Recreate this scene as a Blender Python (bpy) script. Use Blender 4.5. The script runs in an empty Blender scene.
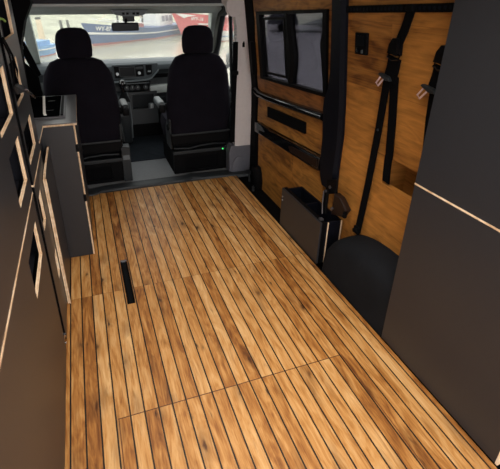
import bpy, bmesh, math, random
from mathutils import Vector, Matrix
random.seed(4)
PI = math.pi
SC = bpy.context.scene
COL = SC.collection

# ------------------------------------------------------------------ materials
def srgb(h):
    if isinstance(h, str):
        h = h.lstrip('#'); c = [int(h[i:i+2], 16)/255 for i in (0, 2, 4)]
    else:
        c = [v/255 for v in h]
    return tuple((x/12.92 if x <= .04045 else ((x+.055)/1.055)**2.4) for x in c) + (1,)

class NT:
    def __init__(s, name):
        s.m = bpy.data.materials.new(name); s.m.use_nodes = True
        s.t = s.m.node_tree; s.b = s.t.nodes['Principled BSDF']; s.out = s.t.nodes['Material Output']
    def n(s, kind, **k):
        x = s.t.nodes.new(kind)
        for a, v in k.items(): setattr(x, a, v)
        return x
    def l(s, a, b): s.t.links.new(a, b)
    def math(s, op, a, b=None, c=None):
        x = s.n('ShaderNodeMath', operation=op)
        for i, v in enumerate((a, b, c)):
            if v is None: continue
            if hasattr(v, 'is_linked'): s.l(v, x.inputs[i])
            else: x.inputs[i].default_value = v
        return x.outputs[0]
    def comb(s, a, b, c):
        x = s.n('ShaderNodeCombineXYZ')
        for i, v in enumerate((a, b, c)):
            if hasattr(v, 'is_linked'): s.l(v, x.inputs[i])
            else: x.inputs[i].default_value = v
        return x.outputs[0]
    def xyz(s):
        tc = s.n('ShaderNodeTexCoord'); sp = s.n('ShaderNodeSeparateXYZ')
        s.l(tc.outputs['Object'], sp.inputs[0]); return sp.outputs, tc.outputs['Object']
    def ramp(s, f, stops):
        r = s.n('ShaderNodeValToRGB'); e = r.color_ramp.elements
        while len(e) < len(stops): e.new(.5)
        for i, (p, c) in enumerate(stops): e[i].position = p; e[i].color = c
        s.l(f, r.inputs[0]); return r.outputs[0]
    def mix(s, f, a, b, mode='MIX'):
        x = s.n('ShaderNodeMix', data_type='RGBA', blend_type=mode)
        for i, v in ((0, f), (6, a), (7, b)):
            if hasattr(v, 'is_linked'): s.l(v, x.inputs[i])
            else: x.inputs[i].default_value = v
        return x.outputs[2]
    def noise(s, vec, scale, detail=3, rough=.5, dist=0):
        x = s.n('ShaderNodeTexNoise'); x.inputs['Scale'].default_value = scale
        x.inputs['Detail'].default_value = detail; x.inputs['Roughness'].default_value = rough
        x.inputs['Distortion'].default_value = dist
        s.l(vec, x.inputs['Vector']); return x.outputs[0]
    def white(s, vec):
        x = s.n('ShaderNodeTexWhiteNoise'); s.l(vec, x.inputs['Vector']); return x.outputs['Value']
    def bump(s, h, strength=.2, dist=.002):
        x = s.n('ShaderNodeBump'); x.inputs['Strength'].default_value = strength
        x.inputs['Distance'].default_value = dist; s.l(h, x.inputs['Height'])
        s.l(x.outputs[0], s.b.inputs['Normal'])

def plain(name, col, rough=.5, metal=0, var=.06, scale=40, bump=0, spec=.5, coat=0, ior=1.5):
    t = NT(name); c = srgb(col)
    _, o = t.xyz(); nz = t.noise(o, scale, 4)
    lo = tuple(v*(1-var) for v in c[:3])+(1,); hi = tuple(min(1, v*(1+var)) for v in c[:3])+(1,)
    t.l(t.ramp(nz, [(.3, lo), (.7, hi)]), t.b.inputs['Base Color'])
    t.b.inputs['Roughness'].default_value = rough; t.b.inputs['Metallic'].default_value = metal
    t.b.inputs['Specular IOR Level'].default_value = spec
    t.b.inputs['Coat Weight'].default_value = coat; t.b.inputs['IOR'].default_value = ior
    if bump: t.bump(nz, bump, .003)
    return t.m

def floor_oak():
    t = NT('oak_strip_floor'); (x, y, z), o = t.xyz()
    k = t.math('DIVIDE', t.math('ADD', x, .2235), .0555)
    idx = t.math('FLOOR', k); fr = t.math('FRACT', k)
    line = t.math('LESS_THAN', t.math('ABSOLUTE', t.math('SUBTRACT', t.math('FRACT', t.math('ADD', k, .5)), .5)), .056)
    inx = t.math('MULTIPLY', t.math('GREATER_THAN', x, -.049), t.math('LESS_THAN', x, .942))
    hatch = t.math('MULTIPLY', t.math('LESS_THAN', y, 1.144), inx)
    seg = t.math('ADD', t.math('GREATER_THAN', y, 1.925), t.math('MULTIPLY', hatch, 2.0))
    tone = t.white(t.comb(idx, seg, 3.3)); tone2 = t.white(t.comb(idx, seg, 9.1))
    # grain, stretched along the boards, different on each one
    v = t.comb(t.math('MULTIPLY', x, 46.0), t.math('ADD', t.math('MULTIPLY', y, 4.6), t.math('MULTIPLY', tone2, 37.0)), t.math('MULTIPLY', idx, 3.7))
    g1 = t.noise(v, 1.0, 6, .62, 1.6)
    v2 = t.comb(t.math('MULTIPLY', x, 17.0), t.math('ADD', t.math('MULTIPLY', y, 3.1), t.math('MULTIPLY', tone, 21.0)), idx)
    g2 = t.noise(v2, 1.0, 3, .55, 2.5)
    v3 = t.comb(t.math('MULTIPLY', x, 260.0), t.math('MULTIPLY', y, 7.0), idx)
    g3 = t.noise(v3, 1.0, 3)
    f = t.math('ADD', t.math('MULTIPLY', g1, .30), t.math('ADD', t.math('MULTIPLY', g2, .52), t.math('MULTIPLY', g3, .20)))
    f = t.math('ADD', f, t.math('MULTIPLY', t.math('SUBTRACT', tone, .5), .20))
    col = t.ramp(f, [(.30, srgb('#6a3d19')), (.42, srgb('#98632e')), (.53, srgb('#b68349')), (.74, srgb('#d2a974'))])
    # knots and dark heart streaks
    vo = t.n('ShaderNodeTexVoronoi'); vo.inputs['Scale'].default_value = 1; vo.inputs['Randomness'].default_value = 1
    nzk = t.noise(t.comb(t.math('MULTIPLY', x, 30.0), t.math('MULTIPLY', y, 14.0), idx), 1.0, 3)
    t.l(t.comb(t.math('ADD', t.math('MULTIPLY', x, 14.0), t.math('MULTIPLY', nzk, .6)),
               t.math('ADD', t.math('MULTIPLY', y, 5.0), t.math('MULTIPLY', tone2, 17.0)), t.math('MULTIPLY', idx, 2.3)), vo.inputs['Vector'])
    kn = t.ramp(vo.outputs['Distance'], [(.06, (1, 1, 1, 1)), (.15, (.42, .42, .42, 1)), (.48, (0, 0, 0, 1))])
    pick = t.n('ShaderNodeSeparateColor'); t.l(vo.outputs['Color'], pick.inputs[0])
    kn = t.math('MULTIPLY', kn, t.math('GREATER_THAN', pick.outputs[0], .42))
    col = t.mix(t.math('MULTIPLY', kn, .92), col, srgb('#3a1c0a'))
    vs = t.n('ShaderNodeTexVoronoi'); vs.inputs['Scale'].default_value = 1
    t.l(t.comb(t.math('ADD', t.math('MULTIPLY', x, 24.0), t.math('MULTIPLY', nzk, .9)), t.math('ADD', t.math('MULTIPLY', y, 6.5), t.math('MULTIPLY', tone, 31.0)), t.math('MULTIPLY', idx, 3.1)), vs.inputs['Vector'])
    ps = t.n('ShaderNodeSeparateColor'); t.l(vs.outputs['Color'], ps.inputs[0])
    ks = t.ramp(vs.outputs['Distance'], [(.05, (1, 1, 1, 1)), (.13, (.25, .25, .25, 1)), (.24, (0, 0, 0, 1))])
    col = t.mix(t.math('MULTIPLY', t.math('MULTIPLY', ks, t.math('GREATER_THAN', ps.outputs[1], .74)), .95), col, srgb('#2a1307'))
    st = t.ramp(t.noise(t.comb(t.math('MULTIPLY', x, 34.0), t.math('ADD', t.math('MULTIPLY', y, 2.2), t.math('MULTIPLY', tone, 51.0)), idx), 1.0, 5, .7, 3.0), [(.53, (0, 0, 0, 1)), (.68, (1, 1, 1, 1))])
    col = t.mix(t.math('MULTIPLY', st, .42), col, srgb('#60371a'))
    # butt joints and the edge of the lift-out hatch
    def near(a, p, w): return t.math('LESS_THAN', t.math('ABSOLUTE', t.math('SUBTRACT', a, p)), w)
    j = t.math('MULTIPLY', near(y, 1.144, .0022), inx)
    j2 = t.math('MULTIPLY', near(y, 1.925, .0012), .6)
    j3 = t.math('MULTIPLY', t.math('MAXIMUM', near(x, -.046, .0016), near(x, .951, .0016)), t.math('LESS_THAN', y, 1.144))
    col = t.mix(t.math('MAXIMUM', j, t.math('MAXIMUM', j2, j3)), col, srgb('#54301a'))
    col = t.mix(line, col, srgb('#14100d'))
    t.l(col, t.b.inputs['Base Color'])
    t.b.inputs['Roughness'].default_value = .42; t.b.inputs['Specular IOR Level'].default_value = .35
    t.bump(t.math('SUBTRACT', f, t.math('MULTIPLY', line, .8)), .15, .0015)
    return t.m

def wall_oak(name, rowh, off, tint, dark):
    """oak-look panelling: wide boards lying level, with cathedral grain and knots"""
    t = NT(name); (x, y, z), o = t.xyz()
    r = t.math('DIVIDE', t.math('ADD', z, off), rowh); row = t.math('FLOOR', r)
    yo = t.math('ADD', y, t.math('MULTIPLY', t.white(t.comb(row, 1.7, 0)), 3.0))
    cl = t.math('FLOOR', t.math('DIVIDE', yo, 1.15))
    tone = t.white(t.comb(row, cl, 5.0))
    big = t.noise(t.comb(t.math('MULTIPLY', yo, 2.4), t.math('ADD', t.math('MULTIPLY', z, 8.5), t.math('MULTIPLY', tone, 30.0)), x), 1.0, 2, .5, .6)
    wv = t.math('SINE', t.math('ADD', t.math('MULTIPLY', big, 44.0), t.math('MULTIPLY', z, 20.0)))
    fine = t.noise(t.comb(t.math('MULTIPLY', yo, 4.0), t.math('MULTIPLY', z, 130.0), 1.0), 1.0, 4, .6, .5)
    mid = t.noise(t.comb(t.math('MULTIPLY', yo, 3.0), t.math('ADD', t.math('MULTIPLY', z, 16.0), t.math('MULTIPLY', tone, 12.0)), 4.0), 1.0, 3, .6, 1.0)
    f = t.math('ADD', t.math('MULTIPLY', wv, .038), t.math('ADD', t.math('MULTIPLY', fine, .30), t.math('MULTIPLY', mid, .55)))
    f = t.math('ADD', f, t.math('MULTIPLY', t.math('SUBTRACT', tone, .5), .16))
    col = t.ramp(f, [(.24, srgb(dark)), (.40, tuple(v*.72 for v in srgb(tint)[:3])+(1,)), (.54, srgb(tint)), (.70, tuple(min(1, v*1.28) for v in srgb(tint)[:3])+(1,))])
    vo = t.n('ShaderNodeTexVoronoi'); vo.inputs['Scale'].default_value = 1
    t.l(t.comb(t.math('ADD', t.math('MULTIPLY', yo, 3.2), t.math('MULTIPLY', big, 1.5)), t.math('ADD', t.math('MULTIPLY', z, 8.0), t.math('MULTIPLY', mid, .6)), 0), vo.inputs['Vector'])
    kn = t.ramp(vo.outputs['Distance'], [(.05, (1, 1, 1, 1)), (.22, (0, 0, 0, 1))])
    pk = t.n('ShaderNodeSeparateColor'); t.l(vo.outputs['Color'], pk.inputs[0])
    col = t.mix(t.math('MULTIPLY', t.math('MULTIPLY', kn, t.math('GREATER_THAN', pk.outputs[0], .62)), .75), col, srgb(dark))
    fr = t.math('FRACT', r)
    seam = t.math('MULTIPLY', t.math('LESS_THAN', fr, .010), .35)
    col = t.mix(seam, col, srgb(dark))
    t.l(col, t.b.inputs['Base Color']); t.b.inputs['Roughness'].default_value = .5
    t.b.inputs['Specular IOR Level'].default_value = .3
    t.bump(fine, .1, .001)
    return t.m

def ply_edge():
    t = NT('birch_ply_edge'); (x, y, z), o = t.xyz()
    s = t.math('SINE', t.math('MULTIPLY', t.math('ADD', x, t.math('MULTIPLY', y, .02)), 2*PI/.0075))
    nz = t.noise(o, 35, 3)
    f = t.math('ADD', t.math('MULTIPLY', s, .12), nz)
    t.l(t.ramp(f, [(.25, srgb('#bf9c78')), (.5, srgb('#dfc09c')), (.75, srgb('#ecd6bb'))]), t.b.inputs['Base Color'])
    t.b.inputs['Roughness'].default_value = .6
    return t.m

def glass(name, tint, gloss_w=None, rough=0.0, haze=0):
    t = NT(name); t.t.nodes.remove(t.b)
    tr = t.n('ShaderNodeBsdfTransparent'); tr.inputs[0].default_value = srgb(tint)
    gl = t.n('ShaderNodeBsdfGlossy'); gl.inputs['Roughness'].default_value = rough
    mx = t.n('ShaderNodeMixShader')
    fz = t.n('ShaderNodeFresnel'); fz.inputs[0].default_value = 1.45
    if gloss_w: t.l(t.math('MULTIPLY', fz.outputs[0], gloss_w), mx.inputs[0])
    else: t.l(fz.outputs[0], mx.inputs[0])
    if haze:      # pale wash of windscreen reflections, mixed into the glass as translucent white
        hz = t.n('ShaderNodeBsdfTranslucent'); hz.inputs[0].default_value = (.9, .9, .88, 1)
        m2 = t.n('ShaderNodeMixShader'); m2.inputs[0].default_value = haze
        t.l(tr.outputs[0], m2.inputs[1]); t.l(hz.outputs[0], m2.inputs[2]); t.l(m2.outputs[0], mx.inputs[1])
    else: t.l(tr.outputs[0], mx.inputs[1])
    t.l(gl.outputs[0], mx.inputs[2]); t.l(mx.outputs[0], t.out.inputs[0])
    return t.m

def fabric(name, col, sc=900):
    t = NT(name); _, o = t.xyz()
    n1 = t.noise(o, sc, 2); n2 = t.noise(o, 9, 3)
    c = srgb(col); f = t.math('ADD', t.math('MULTIPLY', n1, .5), t.math('MULTIPLY', n2, .5))
    t.l(t.ramp(f, [(.3, tuple(v*.7 for v in c[:3])+(1,)), (.7, tuple(v*1.25 for v in c[:3])+(1,))]), t.b.inputs['Base Color'])
    t.b.inputs['Roughness'].default_value = .95; t.b.inputs['Specular IOR Level'].default_value = .08
    t.b.inputs['Sheen Weight'].default_value = 0
    t.bump(n1, .3, .001)
    return t.m

def water():
    t = NT('harbour_water'); (x, y, z), o = t.xyz()
    nz = t.noise(t.comb(t.math('MULTIPLY', x, .9), t.math('MULTIPLY', y, .28), 0), 1.0, 4, .6)
    big = t.noise(o, .06, 3)
    t.l(t.ramp(big, [(.3, srgb('#a79f85')), (.7, srgb('#bdb69d'))]), t.b.inputs['Base Color'])
    t.b.inputs['Roughness'].default_value = .12; t.b.inputs['IOR'].default_value = 1.33
    t.bump(nz, .25, .25)
    return t.m

def emit(name, col, s):
    t = NT(name); t.t.nodes.remove(t.b); e = t.n('ShaderNodeEmission')
    e.inputs[0].default_value = srgb(col); e.inputs[1].default_value = s
    t.l(e.outputs[0], t.out.inputs[0]); return t.m

M = dict(
    floor=floor_oak(),
    oak=wall_oak('knotty_oak_panel', .30, .12, '#b67a39', '#5e3514'),
    oak2=wall_oak('knotty_oak_door_panel', .27, .07, '#b87d3a', '#5e3816'),
    oakdark=wall_oak('brown_oak_rail', .21, .17, '#9c6435', '#522d13'),
    ply=ply_edge(),
    laminate=plain('anthracite_laminate', '#29292c', .36, 0, .03, 30, 0, .45),
    worktop=plain('grey_worktop', '#56575a', .30, 0, .04, 60, 0, .5),
    inside=plain('dark_carcass_interior', '#101119', .75, 0, .1, 40, 0, .2),
    black=plain('black_plastic', '#09090b', .55, 0, .1, 60, 0, .08),
    gloss=plain('gloss_black', '#0c0c0f', .14, 0, .05, 20, 0, .5, .3),
    navy=plain('midnight_trim', '#0c0e16', .5, 0, .08, 40, 0, .12),
    rubber=plain('black_rubber', '#08080a', .8, 0, .1, 40, 0, .08),
    seatfab=fabric('black_seat_cloth', '#16141b'),
    carpet=fabric('charcoal_liner_felt', '#1a1b1e', 500),
    mat=fabric('blue_black_mat', '#25292e', 300),
    web=fabric('black_webbing', '#08080a', 1500),
    grey=plain('mid_grey_plastic', '#4e5458', .5, 0, .05),
    padgrey=plain('dash_top_grey', '#3b4044', .6, 0, .05, 40, 0, .3),
    dgrey=plain('dark_grey_plastic', '#222528', .5, 0, .06, 40, 0, .35),
    lgrey=plain('pale_grey_plastic', '#a3a8a6', .45, 0, .04),
    silver=plain('silver_trim', '#9ea3a6', .32, .6, .03),
    cab_floor=plain('cab_floor_rubber', '#6e7073', .6, 0, .08, 50),
    header=plain('grey_headliner', '#8f958f', .7, 0, .05),
    pillar=plain('warm_pale_trim', '#cfc5c3', .6, 0, .03),
    basegrey=plain('grey_pillar_foot', '#5a5a62', .55, 0, .05),
    dark_head=plain('dark_shelf_felt', '#2c2b31', .85, 0, .06),
    chrome=plain('chrome', '#d0d0d2', .18, 1, .02),
    steel=plain('dull_steel', '#77757a', .4, .9, .05),
    rust=plain('brown_cap', '#21140f', .4, 0, .08, 40, 0, .3),
    pane=glass('tinted_window', '#b4b2b6', .8),
    wind=glass('clear_windscreen', '#fbfdfb', .5, 0, .045),
    hob=plain('black_hob_glass', '#07080a', .6, 0, .02, 20, 0, .0, 0, 1.1),
    screen=plain('dark_screen', '#0b0d11', .3, 0, .02, 20, 0, .1),
    water=water(),
    quay=plain('grey_quay_paving', '#98979c', .85, 0, .12, 1.2),
    sett=plain('pale_promenade', '#cfcac0', .9, 0, .06, .5),
    bank=plain('weedy_bank', '#b0af98', .95, 0, .22, .35),
    hedge=plain('far_hedge', '#a3ad98', .95, 0, .2, .5),
    white=plain('white_paint', '#e6e4de', .5, 0, .03),
    navyhull=plain('blue_hull_paint', '#3f5580', .45, 0, .06, 1.5),
    redhull=plain('red_hull_paint', '#cc5a58', .45, 0, .06, 1.5),
    redboot=plain('red_boot_paint', '#a85d54', .6, 0, .1, 2),
    skyhull=plain('pale_blue_paint', '#6f9cc9', .5, 0, .08, 1.5),
    cream=plain('cream_paint', '#d8c6a8', .6, 0, .06, 2),
    timber=plain('wet_timber', '#57564c', .9, 0, .2, 3),
    roofred=plain('red_roof', '#b07060', .9, 0, .1, 2),
    wallpale=plain('pale_render', '#ddd6c8', .9, 0, .05, .4),
    darkcar=plain('dark_stone', '#3a3b44', .7, 0, .3, 2),
    ceil=plain('light_ceiling_felt', '#b8b2a8', .9),
    red=plain('red_tin', '#b02a30', .4), yellow=plain('yellow_tin', '#d8b040', .4), green=plain('lime_green_cord', '#9fd060', .5),
    pink=plain('pinkish_chrome', '#e0c4c4', .3, .3, .03),
    led=emit('green_led', '#40ff70', 2.0),
)

# ------------------------------------------------------------------ mesh helpers
class MB:
    def __init__(s): s.bm = bmesh.new()
    def _add(s, t, mi):
        for f in t.faces: f.material_index = mi
        me = bpy.data.meshes.new('tmp'); t.to_mesh(me); t.free(); s.bm.from_mesh(me); bpy.data.meshes.remove(me)
    def box(s, x0, x1, y0, y1, z0, z1, bev=0, mi=0, seg=2):
        t = bmesh.new(); bmesh.ops.create_cube(t, size=1)
        for v in t.verts: v.co = ((x0+x1)/2+v.co.x*(x1-x0), (y0+y1)/2+v.co.y*(y1-y0), (z0+z1)/2+v.co.z*(z1-z0))
        if bev: bmesh.ops.bevel(t, geom=t.edges[:], offset=bev, segments=seg, affect='EDGES', profile=.5)
        s._add(t, mi); return s
    def prism(s, pts, vec, bev=0, mi=0, side=None):
        """closed outline (3-D points) pushed along vec"""
        t = bmesh.new(); vec = Vector(vec)
        a = [t.verts.new(Vector(p)) for p in pts]; b = [t.verts.new(Vector(p)+vec) for p in pts]
        caps = [t.faces.new(a), t.faces.new(b[::-1])]
        n = len(pts)
        sd = [t.faces.new((a[i], b[i], b[(i+1) % n], a[(i+1) % n])) for i in range(n)]
        bmesh.ops.recalc_face_normals(t, faces=t.faces[:])
        for f in t.faces: f.material_index = mi
        if side is not None:
            for f in sd: f.material_index = side
        if bev: bmesh.ops.bevel(t, geom=t.edges[:], offset=bev, segments=2, affect='EDGES', profile=.5)
        me = bpy.data.meshes.new('tmp'); t.to_mesh(me); t.free(); s.bm.from_mesh(me); bpy.data.meshes.remove(me)
        return s
    def loft(s, rings, caps=True, mi=0, closed=True):
        t = bmesh.new(); R = [[t.verts.new(Vector(p)) for p in r] for r in rings]; n = len(rings[0])
        for a, b in zip(R, R[1:]):
            for i in range(n if closed else n-1):
                t.faces.new((a[i], a[(i+1) % n], b[(i+1) % n], b[i]))
        if caps:
            t.faces.new(R[0][::-1]); t.faces.new(R[-1])
        bmesh.ops.recalc_face_normals(t, faces=t.faces[:]); s._add(t, mi); return s
    def tube(s, pts, r, seg=8, mi=0):
        pts = [Vector(p) for p in pts]; rings = []
        for i, p in enumerate(pts):
            d = (pts[min(i+1, len(pts)-1)]-pts[max(i-1, 0)]).normalized()
            u = d.cross(Vector((0, 0, 1)))
            if u.length < 1e-3: u = d.cross(Vector((0, 1, 0)))
            u.normalize(); w = d.cross(u); rr = r[i] if isinstance(r, (list, tuple)) else r
            rings.append([p+(u*math.cos(a)+w*math.sin(a))*rr for a in [2*PI*k/seg for k in range(seg)]])
        return s.loft(rings, True, mi)
    def ribbon(s, pts, width, thick, wdir, mi=0):
        """flat strap along pts; wdir is the width direction"""
        pts = [Vector(p) for p in pts]; rings = []; wd = Vector(wdir)
        for i, p in enumerate(pts):
            d = (pts[min(i+1, len(pts)-1)]-pts[max(i-1, 0)]).normalized()
            nn = d.cross(wd).normalized(); ww = nn.cross(d).normalized()
            a, b = ww*width/2, nn*thick/2
            rings.append([p+a+b, p+a-b, p-a-b, p-a+b])
        return s.loft(rings, True, mi)
    def cyl(s, p0, p1, r, seg=16, mi=0, r2=None): return s.tube([p0, p1], [r, r if r2 is None else r2], seg, mi)
    def ball(s, c, r, mi=0, sc=(1, 1, 1)):
        t = bmesh.new(); bmesh.ops.create_uvsphere(t, u_segments=14, v_segments=9, radius=1)
        for v in t.verts: v.co = Vector(c)+Vector((v.co.x*r*sc[0], v.co.y*r*sc[1], v.co.z*r*sc[2]))
        s._add(t, mi); return s
    def cells(s, us, vs, holes, w0, w1, fn, mi=0, side=1, outer=None):
        """slab over a grid with some cells left out; fn(u, v, w) gives the point"""
        t = bmesh.new(); V = {}
        outer = side if outer is None else outer
        def vt(i, j, k):
            if (i, j, k) not in V: V[i, j, k] = t.verts.new(Vector(fn(us[i], vs[j], (w0, w1)[k])))
            return V[i, j, k]
        nu, nv = len(us)-1, len(vs)-1
        solid = lambda i, j: 0 <= i < nu and 0 <= j < nv and (i, j) not in holes
        for i in range(nu):
            for j in range(nv):
                if not solid(i, j): continue
                for k in (0, 1):
                    f = t.faces.new((vt(i, j, k), vt(i+1, j, k), vt(i+1, j+1, k), vt(i, j+1, k))); f.material_index = mi
                for di, dj, a, b in ((-1, 0, (i, j), (i, j+1)), (1, 0, (i+1, j), (i+1, j+1)), (0, -1, (i, j), (i+1, j)), (0, 1, (i, j+1), (i+1, j+1))):
                    if not solid(i+di, j+dj):
                        f = t.faces.new((vt(*a, 0), vt(*b, 0), vt(*b, 1), vt(*a, 1))); f.material_index = side if (0 <= i+di < nu and 0 <= j+dj < nv) else outer
        bmesh.ops.recalc_face_normals(t, faces=t.faces[:])
        me = bpy.data.meshes.new('tmp'); t.to_mesh(me); t.free(); s.bm.from_mesh(me); bpy.data.meshes.remove(me)
        return s
    def build(s, name, mats, parent=None, smooth=False, auto=35, sub=0):
        me = bpy.data.meshes.new(name)
        org = root_of(parent)
        if org is not None:
            bmesh.ops.translate(s.bm, verts=s.bm.verts[:], vec=-org)
        s.bm.to_mesh(me); s.bm.free()
        o = bpy.data.objects.new(name, me); COL.objects.link(o)
        for m in (mats if isinstance(mats, (list, tuple)) else [mats]): me.materials.append(M[m] if isinstance(m, str) else m)
        if parent is not None: o.parent = parent
        if smooth:
            for p in me.polygons: p.use_smooth = True
            if auto < 180:
                me.set_sharp_from_angle(angle=math.radians(auto))
        if sub:
            sm = o.modifiers.new('sub', 'SUBSURF'); sm.levels = sub; sm.render_levels = sub
        return o

def root_of(p):
    if p is None: return None
    while p.parent is not None: p = p.parent
    return Vector(p.location)

def thing(name, label, cat, loc, group=None):
    o = bpy.data.objects.new(name, None); COL.objects.link(o); o.location = loc
    o.empty_display_size = .1
    o['label'] = label; o['category'] = cat
    if group: o['group'] = group
    return o
def tag(o, label, cat, group=None):
    o['label'] = label; o['category'] = cat
    if group: o['group'] = group
    return o
def struct(o): o['kind'] = 'structure'; return o
def part_label(o, s): o['label'] = s; return o
def copy_thing(root, loc, label):
    r = root.copy(); COL.objects.link(r); r.location = loc; r['label'] = label
    def rec(src, dst):
        for ch in [c for c in bpy.data.objects if c.parent == src]:
            c = ch.copy(); COL.objects.link(c); c.parent = dst; rec(ch, c)
    rec(root, r); return r

WB, WS = .75, .125
def wx(z): return 1.35 if z < WB else 1.35-(z-WB)*WS       # the van side leans in above the waist
def W(y, z, off=0): return (wx(z)-off, y, z)

def wall_quad(mb, c, off, thick, mi=0, bev=0):
    """c: corners (y, z), raised `off` from the wall face and `thick` deep"""
    mb.prism([W(y, z, off) for y, z in c], (thick, 0, 0), bev, mi); return mb
def wall_ring(mb, outer, inner, off, thick, mi=0):
    t = bmesh.new(); n = len(outer)
    def lay(cs, d): return [t.verts.new(Vector(W(y, z, off))+Vector((d, 0, 0))) for y, z in cs]
    of, ob, inf, inb = lay(outer, 0), lay(outer, thick), lay(inner, 0), lay(inner, thick)
    for i in range(n):
        j = (i+1) % n
        t.faces.new((of[i], of[j], inf[j], inf[i])); t.faces.new((ob[i], inb[i], inb[j], ob[j]))
        t.faces.new((of[i], ob[i], ob[j], of[j])); t.faces.new((inf[i], inf[j], inb[j], inb[i]))
    bmesh.ops.recalc_face_normals(t, faces=t.faces[:]); mb._add(t, mi); return mb
def strip(mb, rows, off0, off1, mi=0, bev=0):
    """rows of (z, y0, y1, extra): an upright strip following the wall, proud of it by off1"""
    rings = []
    for r in rows:
        z, y0, y1 = r[:3]; e = r[3] if len(r) > 3 else 0
        a, b = wx(z)-off1-e, wx(z)-off0
        k = min(.018, (off1-off0)*.6)
        rings.append([(b, y0, z), (a+k, y0, z), (a, y0-math.copysign(k, y0-y1), z), (a, y1+math.copysign(k, y0-y1), z), (a+k, y1, z), (b, y1, z)])
    mb.loft(rings, True, mi); return mb

# ------------------------------------------------------------------ the van shell
FN = lambda x, y, w: (x, y, w)
f = MB(); f.cells([-.62, .062, .104, 1.187], [-.45, 1.795, 2.215, 3.22], {(1, 1)}, 0, -.04, FN, 0, 0)
struct(f.build('floor', 'floor'))
struct(MB().box(-.62, 1.36, -.45, 3.3, -.12, -.06).build('floor_underlay', 'rubber'))['kind'] = 'structure'
struct(MB().box(-.62, 1.5, -.45, 3.7, 1.95, 2.0).build('ceiling', 'ceil'))
struct(MB().box(-.66, -.62, -.45, 3.30, -.12, 1.95).build('wall_left', 'ceil'))

# fixed side wall on the right, with the pocket hole
ys = [-.45, 1.0, 1.545, 1.985]; zs = [-.12, .30, .637, .78, .95, 1.45, 1.95]
w = MB(); w.cells(ys, zs, {(1, 2)}, 0, .03, lambda y, z, q: (wx(z)+q, y, z), 0, 0)
struct(w.build('wall_right', 'oak'))
p = MB(); p.box(1.375, 1.51, .98, 1.56, .785, .80).box(1.495, 1.51, .98, 1.56, .50, .785).box(1.375, 1.495, 1.545, 1.56, .50, .785).box(1.375, 1.495, .98, .995, .50, .785).box(1.375, 1.51, .98, 1.56, .485, .50)
struct(p.build('trim_1', 'oak'))       # lining of the pocket in the side wall
# outer skin of the van behind the panels
k = MB(); k.box(1.46, 1.50, 1.96, 3.3, -.2, .86).box(1.52, 1.54, -.45, 1.96, -.12, 1.95)
struct(k.build('trim_2', 'black'))
# step well at the sliding door
k = MB(); k.box(1.19, 1.46, 1.60, 3.3, -.22, -.20)
k.box(1.188, 1.196, 1.60, 3.22, -.2, -.002)
struct(k.build('trim_3', 'rubber'))

# ------------------------------------------------------------------ sliding door (right)
door = bpy.data.objects.new('door_1', None); COL.objects.link(door); door.location = (1.35, 2.6, 0); struct(door)
WO = [(3.035, 1.362), (2.070, 1.412), (2.082, .962), (3.042, .897)]
OUT = [(3.14, 1.95), (1.96, 1.95), (2.06, .850), (3.15, .775)]
m = MB(); wall_ring(m, OUT, WO, 0, .025); m.build('upper_panel', 'oak2', door)
# brown strip of oak below the window
m = MB(); wall_quad(m, [(3.14, .905), (2.06, .975), (2.06, .852), (3.12, .776)], .004, .01); m2 = m
# (left out of the window opening: it ends under the frame)
m2.bm.free()
m = MB(); wall_quad(m, [(3.14, .895), (2.075, .958), (2.085, .852), (3.14, .776)], .003, .01); m.build('waist_panel', 'oakdark', door)
m = MB(); wall_quad(m, [(3.15, .708), (2.06, .80), (2.06, .580), (2.84, .530), (3.15, .515)], 0, .025); m.build('middle_panel', 'oak2', door)
m = MB(); wall_quad(m, [(3.12, .44), (2.06, .49), (2.06, -.12), (3.09, -.15)], 0, .025); m.build('lower_panel', 'oak2', door)
m = MB()
yy = [3.16, 3.08, 2.9, 2.5, 2.085]; rr = []
for i, y in enumerate(yy):
    t = (3.16-y)/(3.16-2.085); zc = .738+.094*t+(.035 if i == 0 else .006 if i == 1 else 0)
    rr.append([(wx(zc)+.02, y, zc-.03), (wx(zc)-.025, y, zc-.026), (wx(zc)-.048, y, zc-.008), (wx(zc)-.045, y, zc+.014), (wx(zc)-.02, y, zc+.027), (wx(zc)+.02, y, zc+.028)])
m.loft(rr); m.build('waist_bar', 'gloss', door, True, 60)
m = MB(); wall_quad(m, [(2.931, .689), (2.326, .730), (2.319, .655), (2.921, .610)], .016, .02); m.build('pocket_slot', 'rubber', door)
m = MB(); wall_quad(m, [(3.135, .512), (3.05, .527), (2.85, .522), (2.08, .575), (2.085, .483), (3.13, .432)], .035, .06, 0, .008); hr = m.build('handle_rail', 'gloss', door)
m = MB(); wall_quad(m, [(2.49, .513), (2.45, .528), (2.10, .558), (2.10, .505), (2.46, .483)], .040, .02); part_label(m.build('grip_pad', 'rust', hr), 'brown-black grip inset')
m = MB(); wall_quad(m, [(3.08, .520), (2.99, .516), (2.92, .488), (3.0, .478), (3.07, .462)], .041, .02); part_label(m.build('pull_recess', 'grey', hr), 'grey finger recess')
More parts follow.
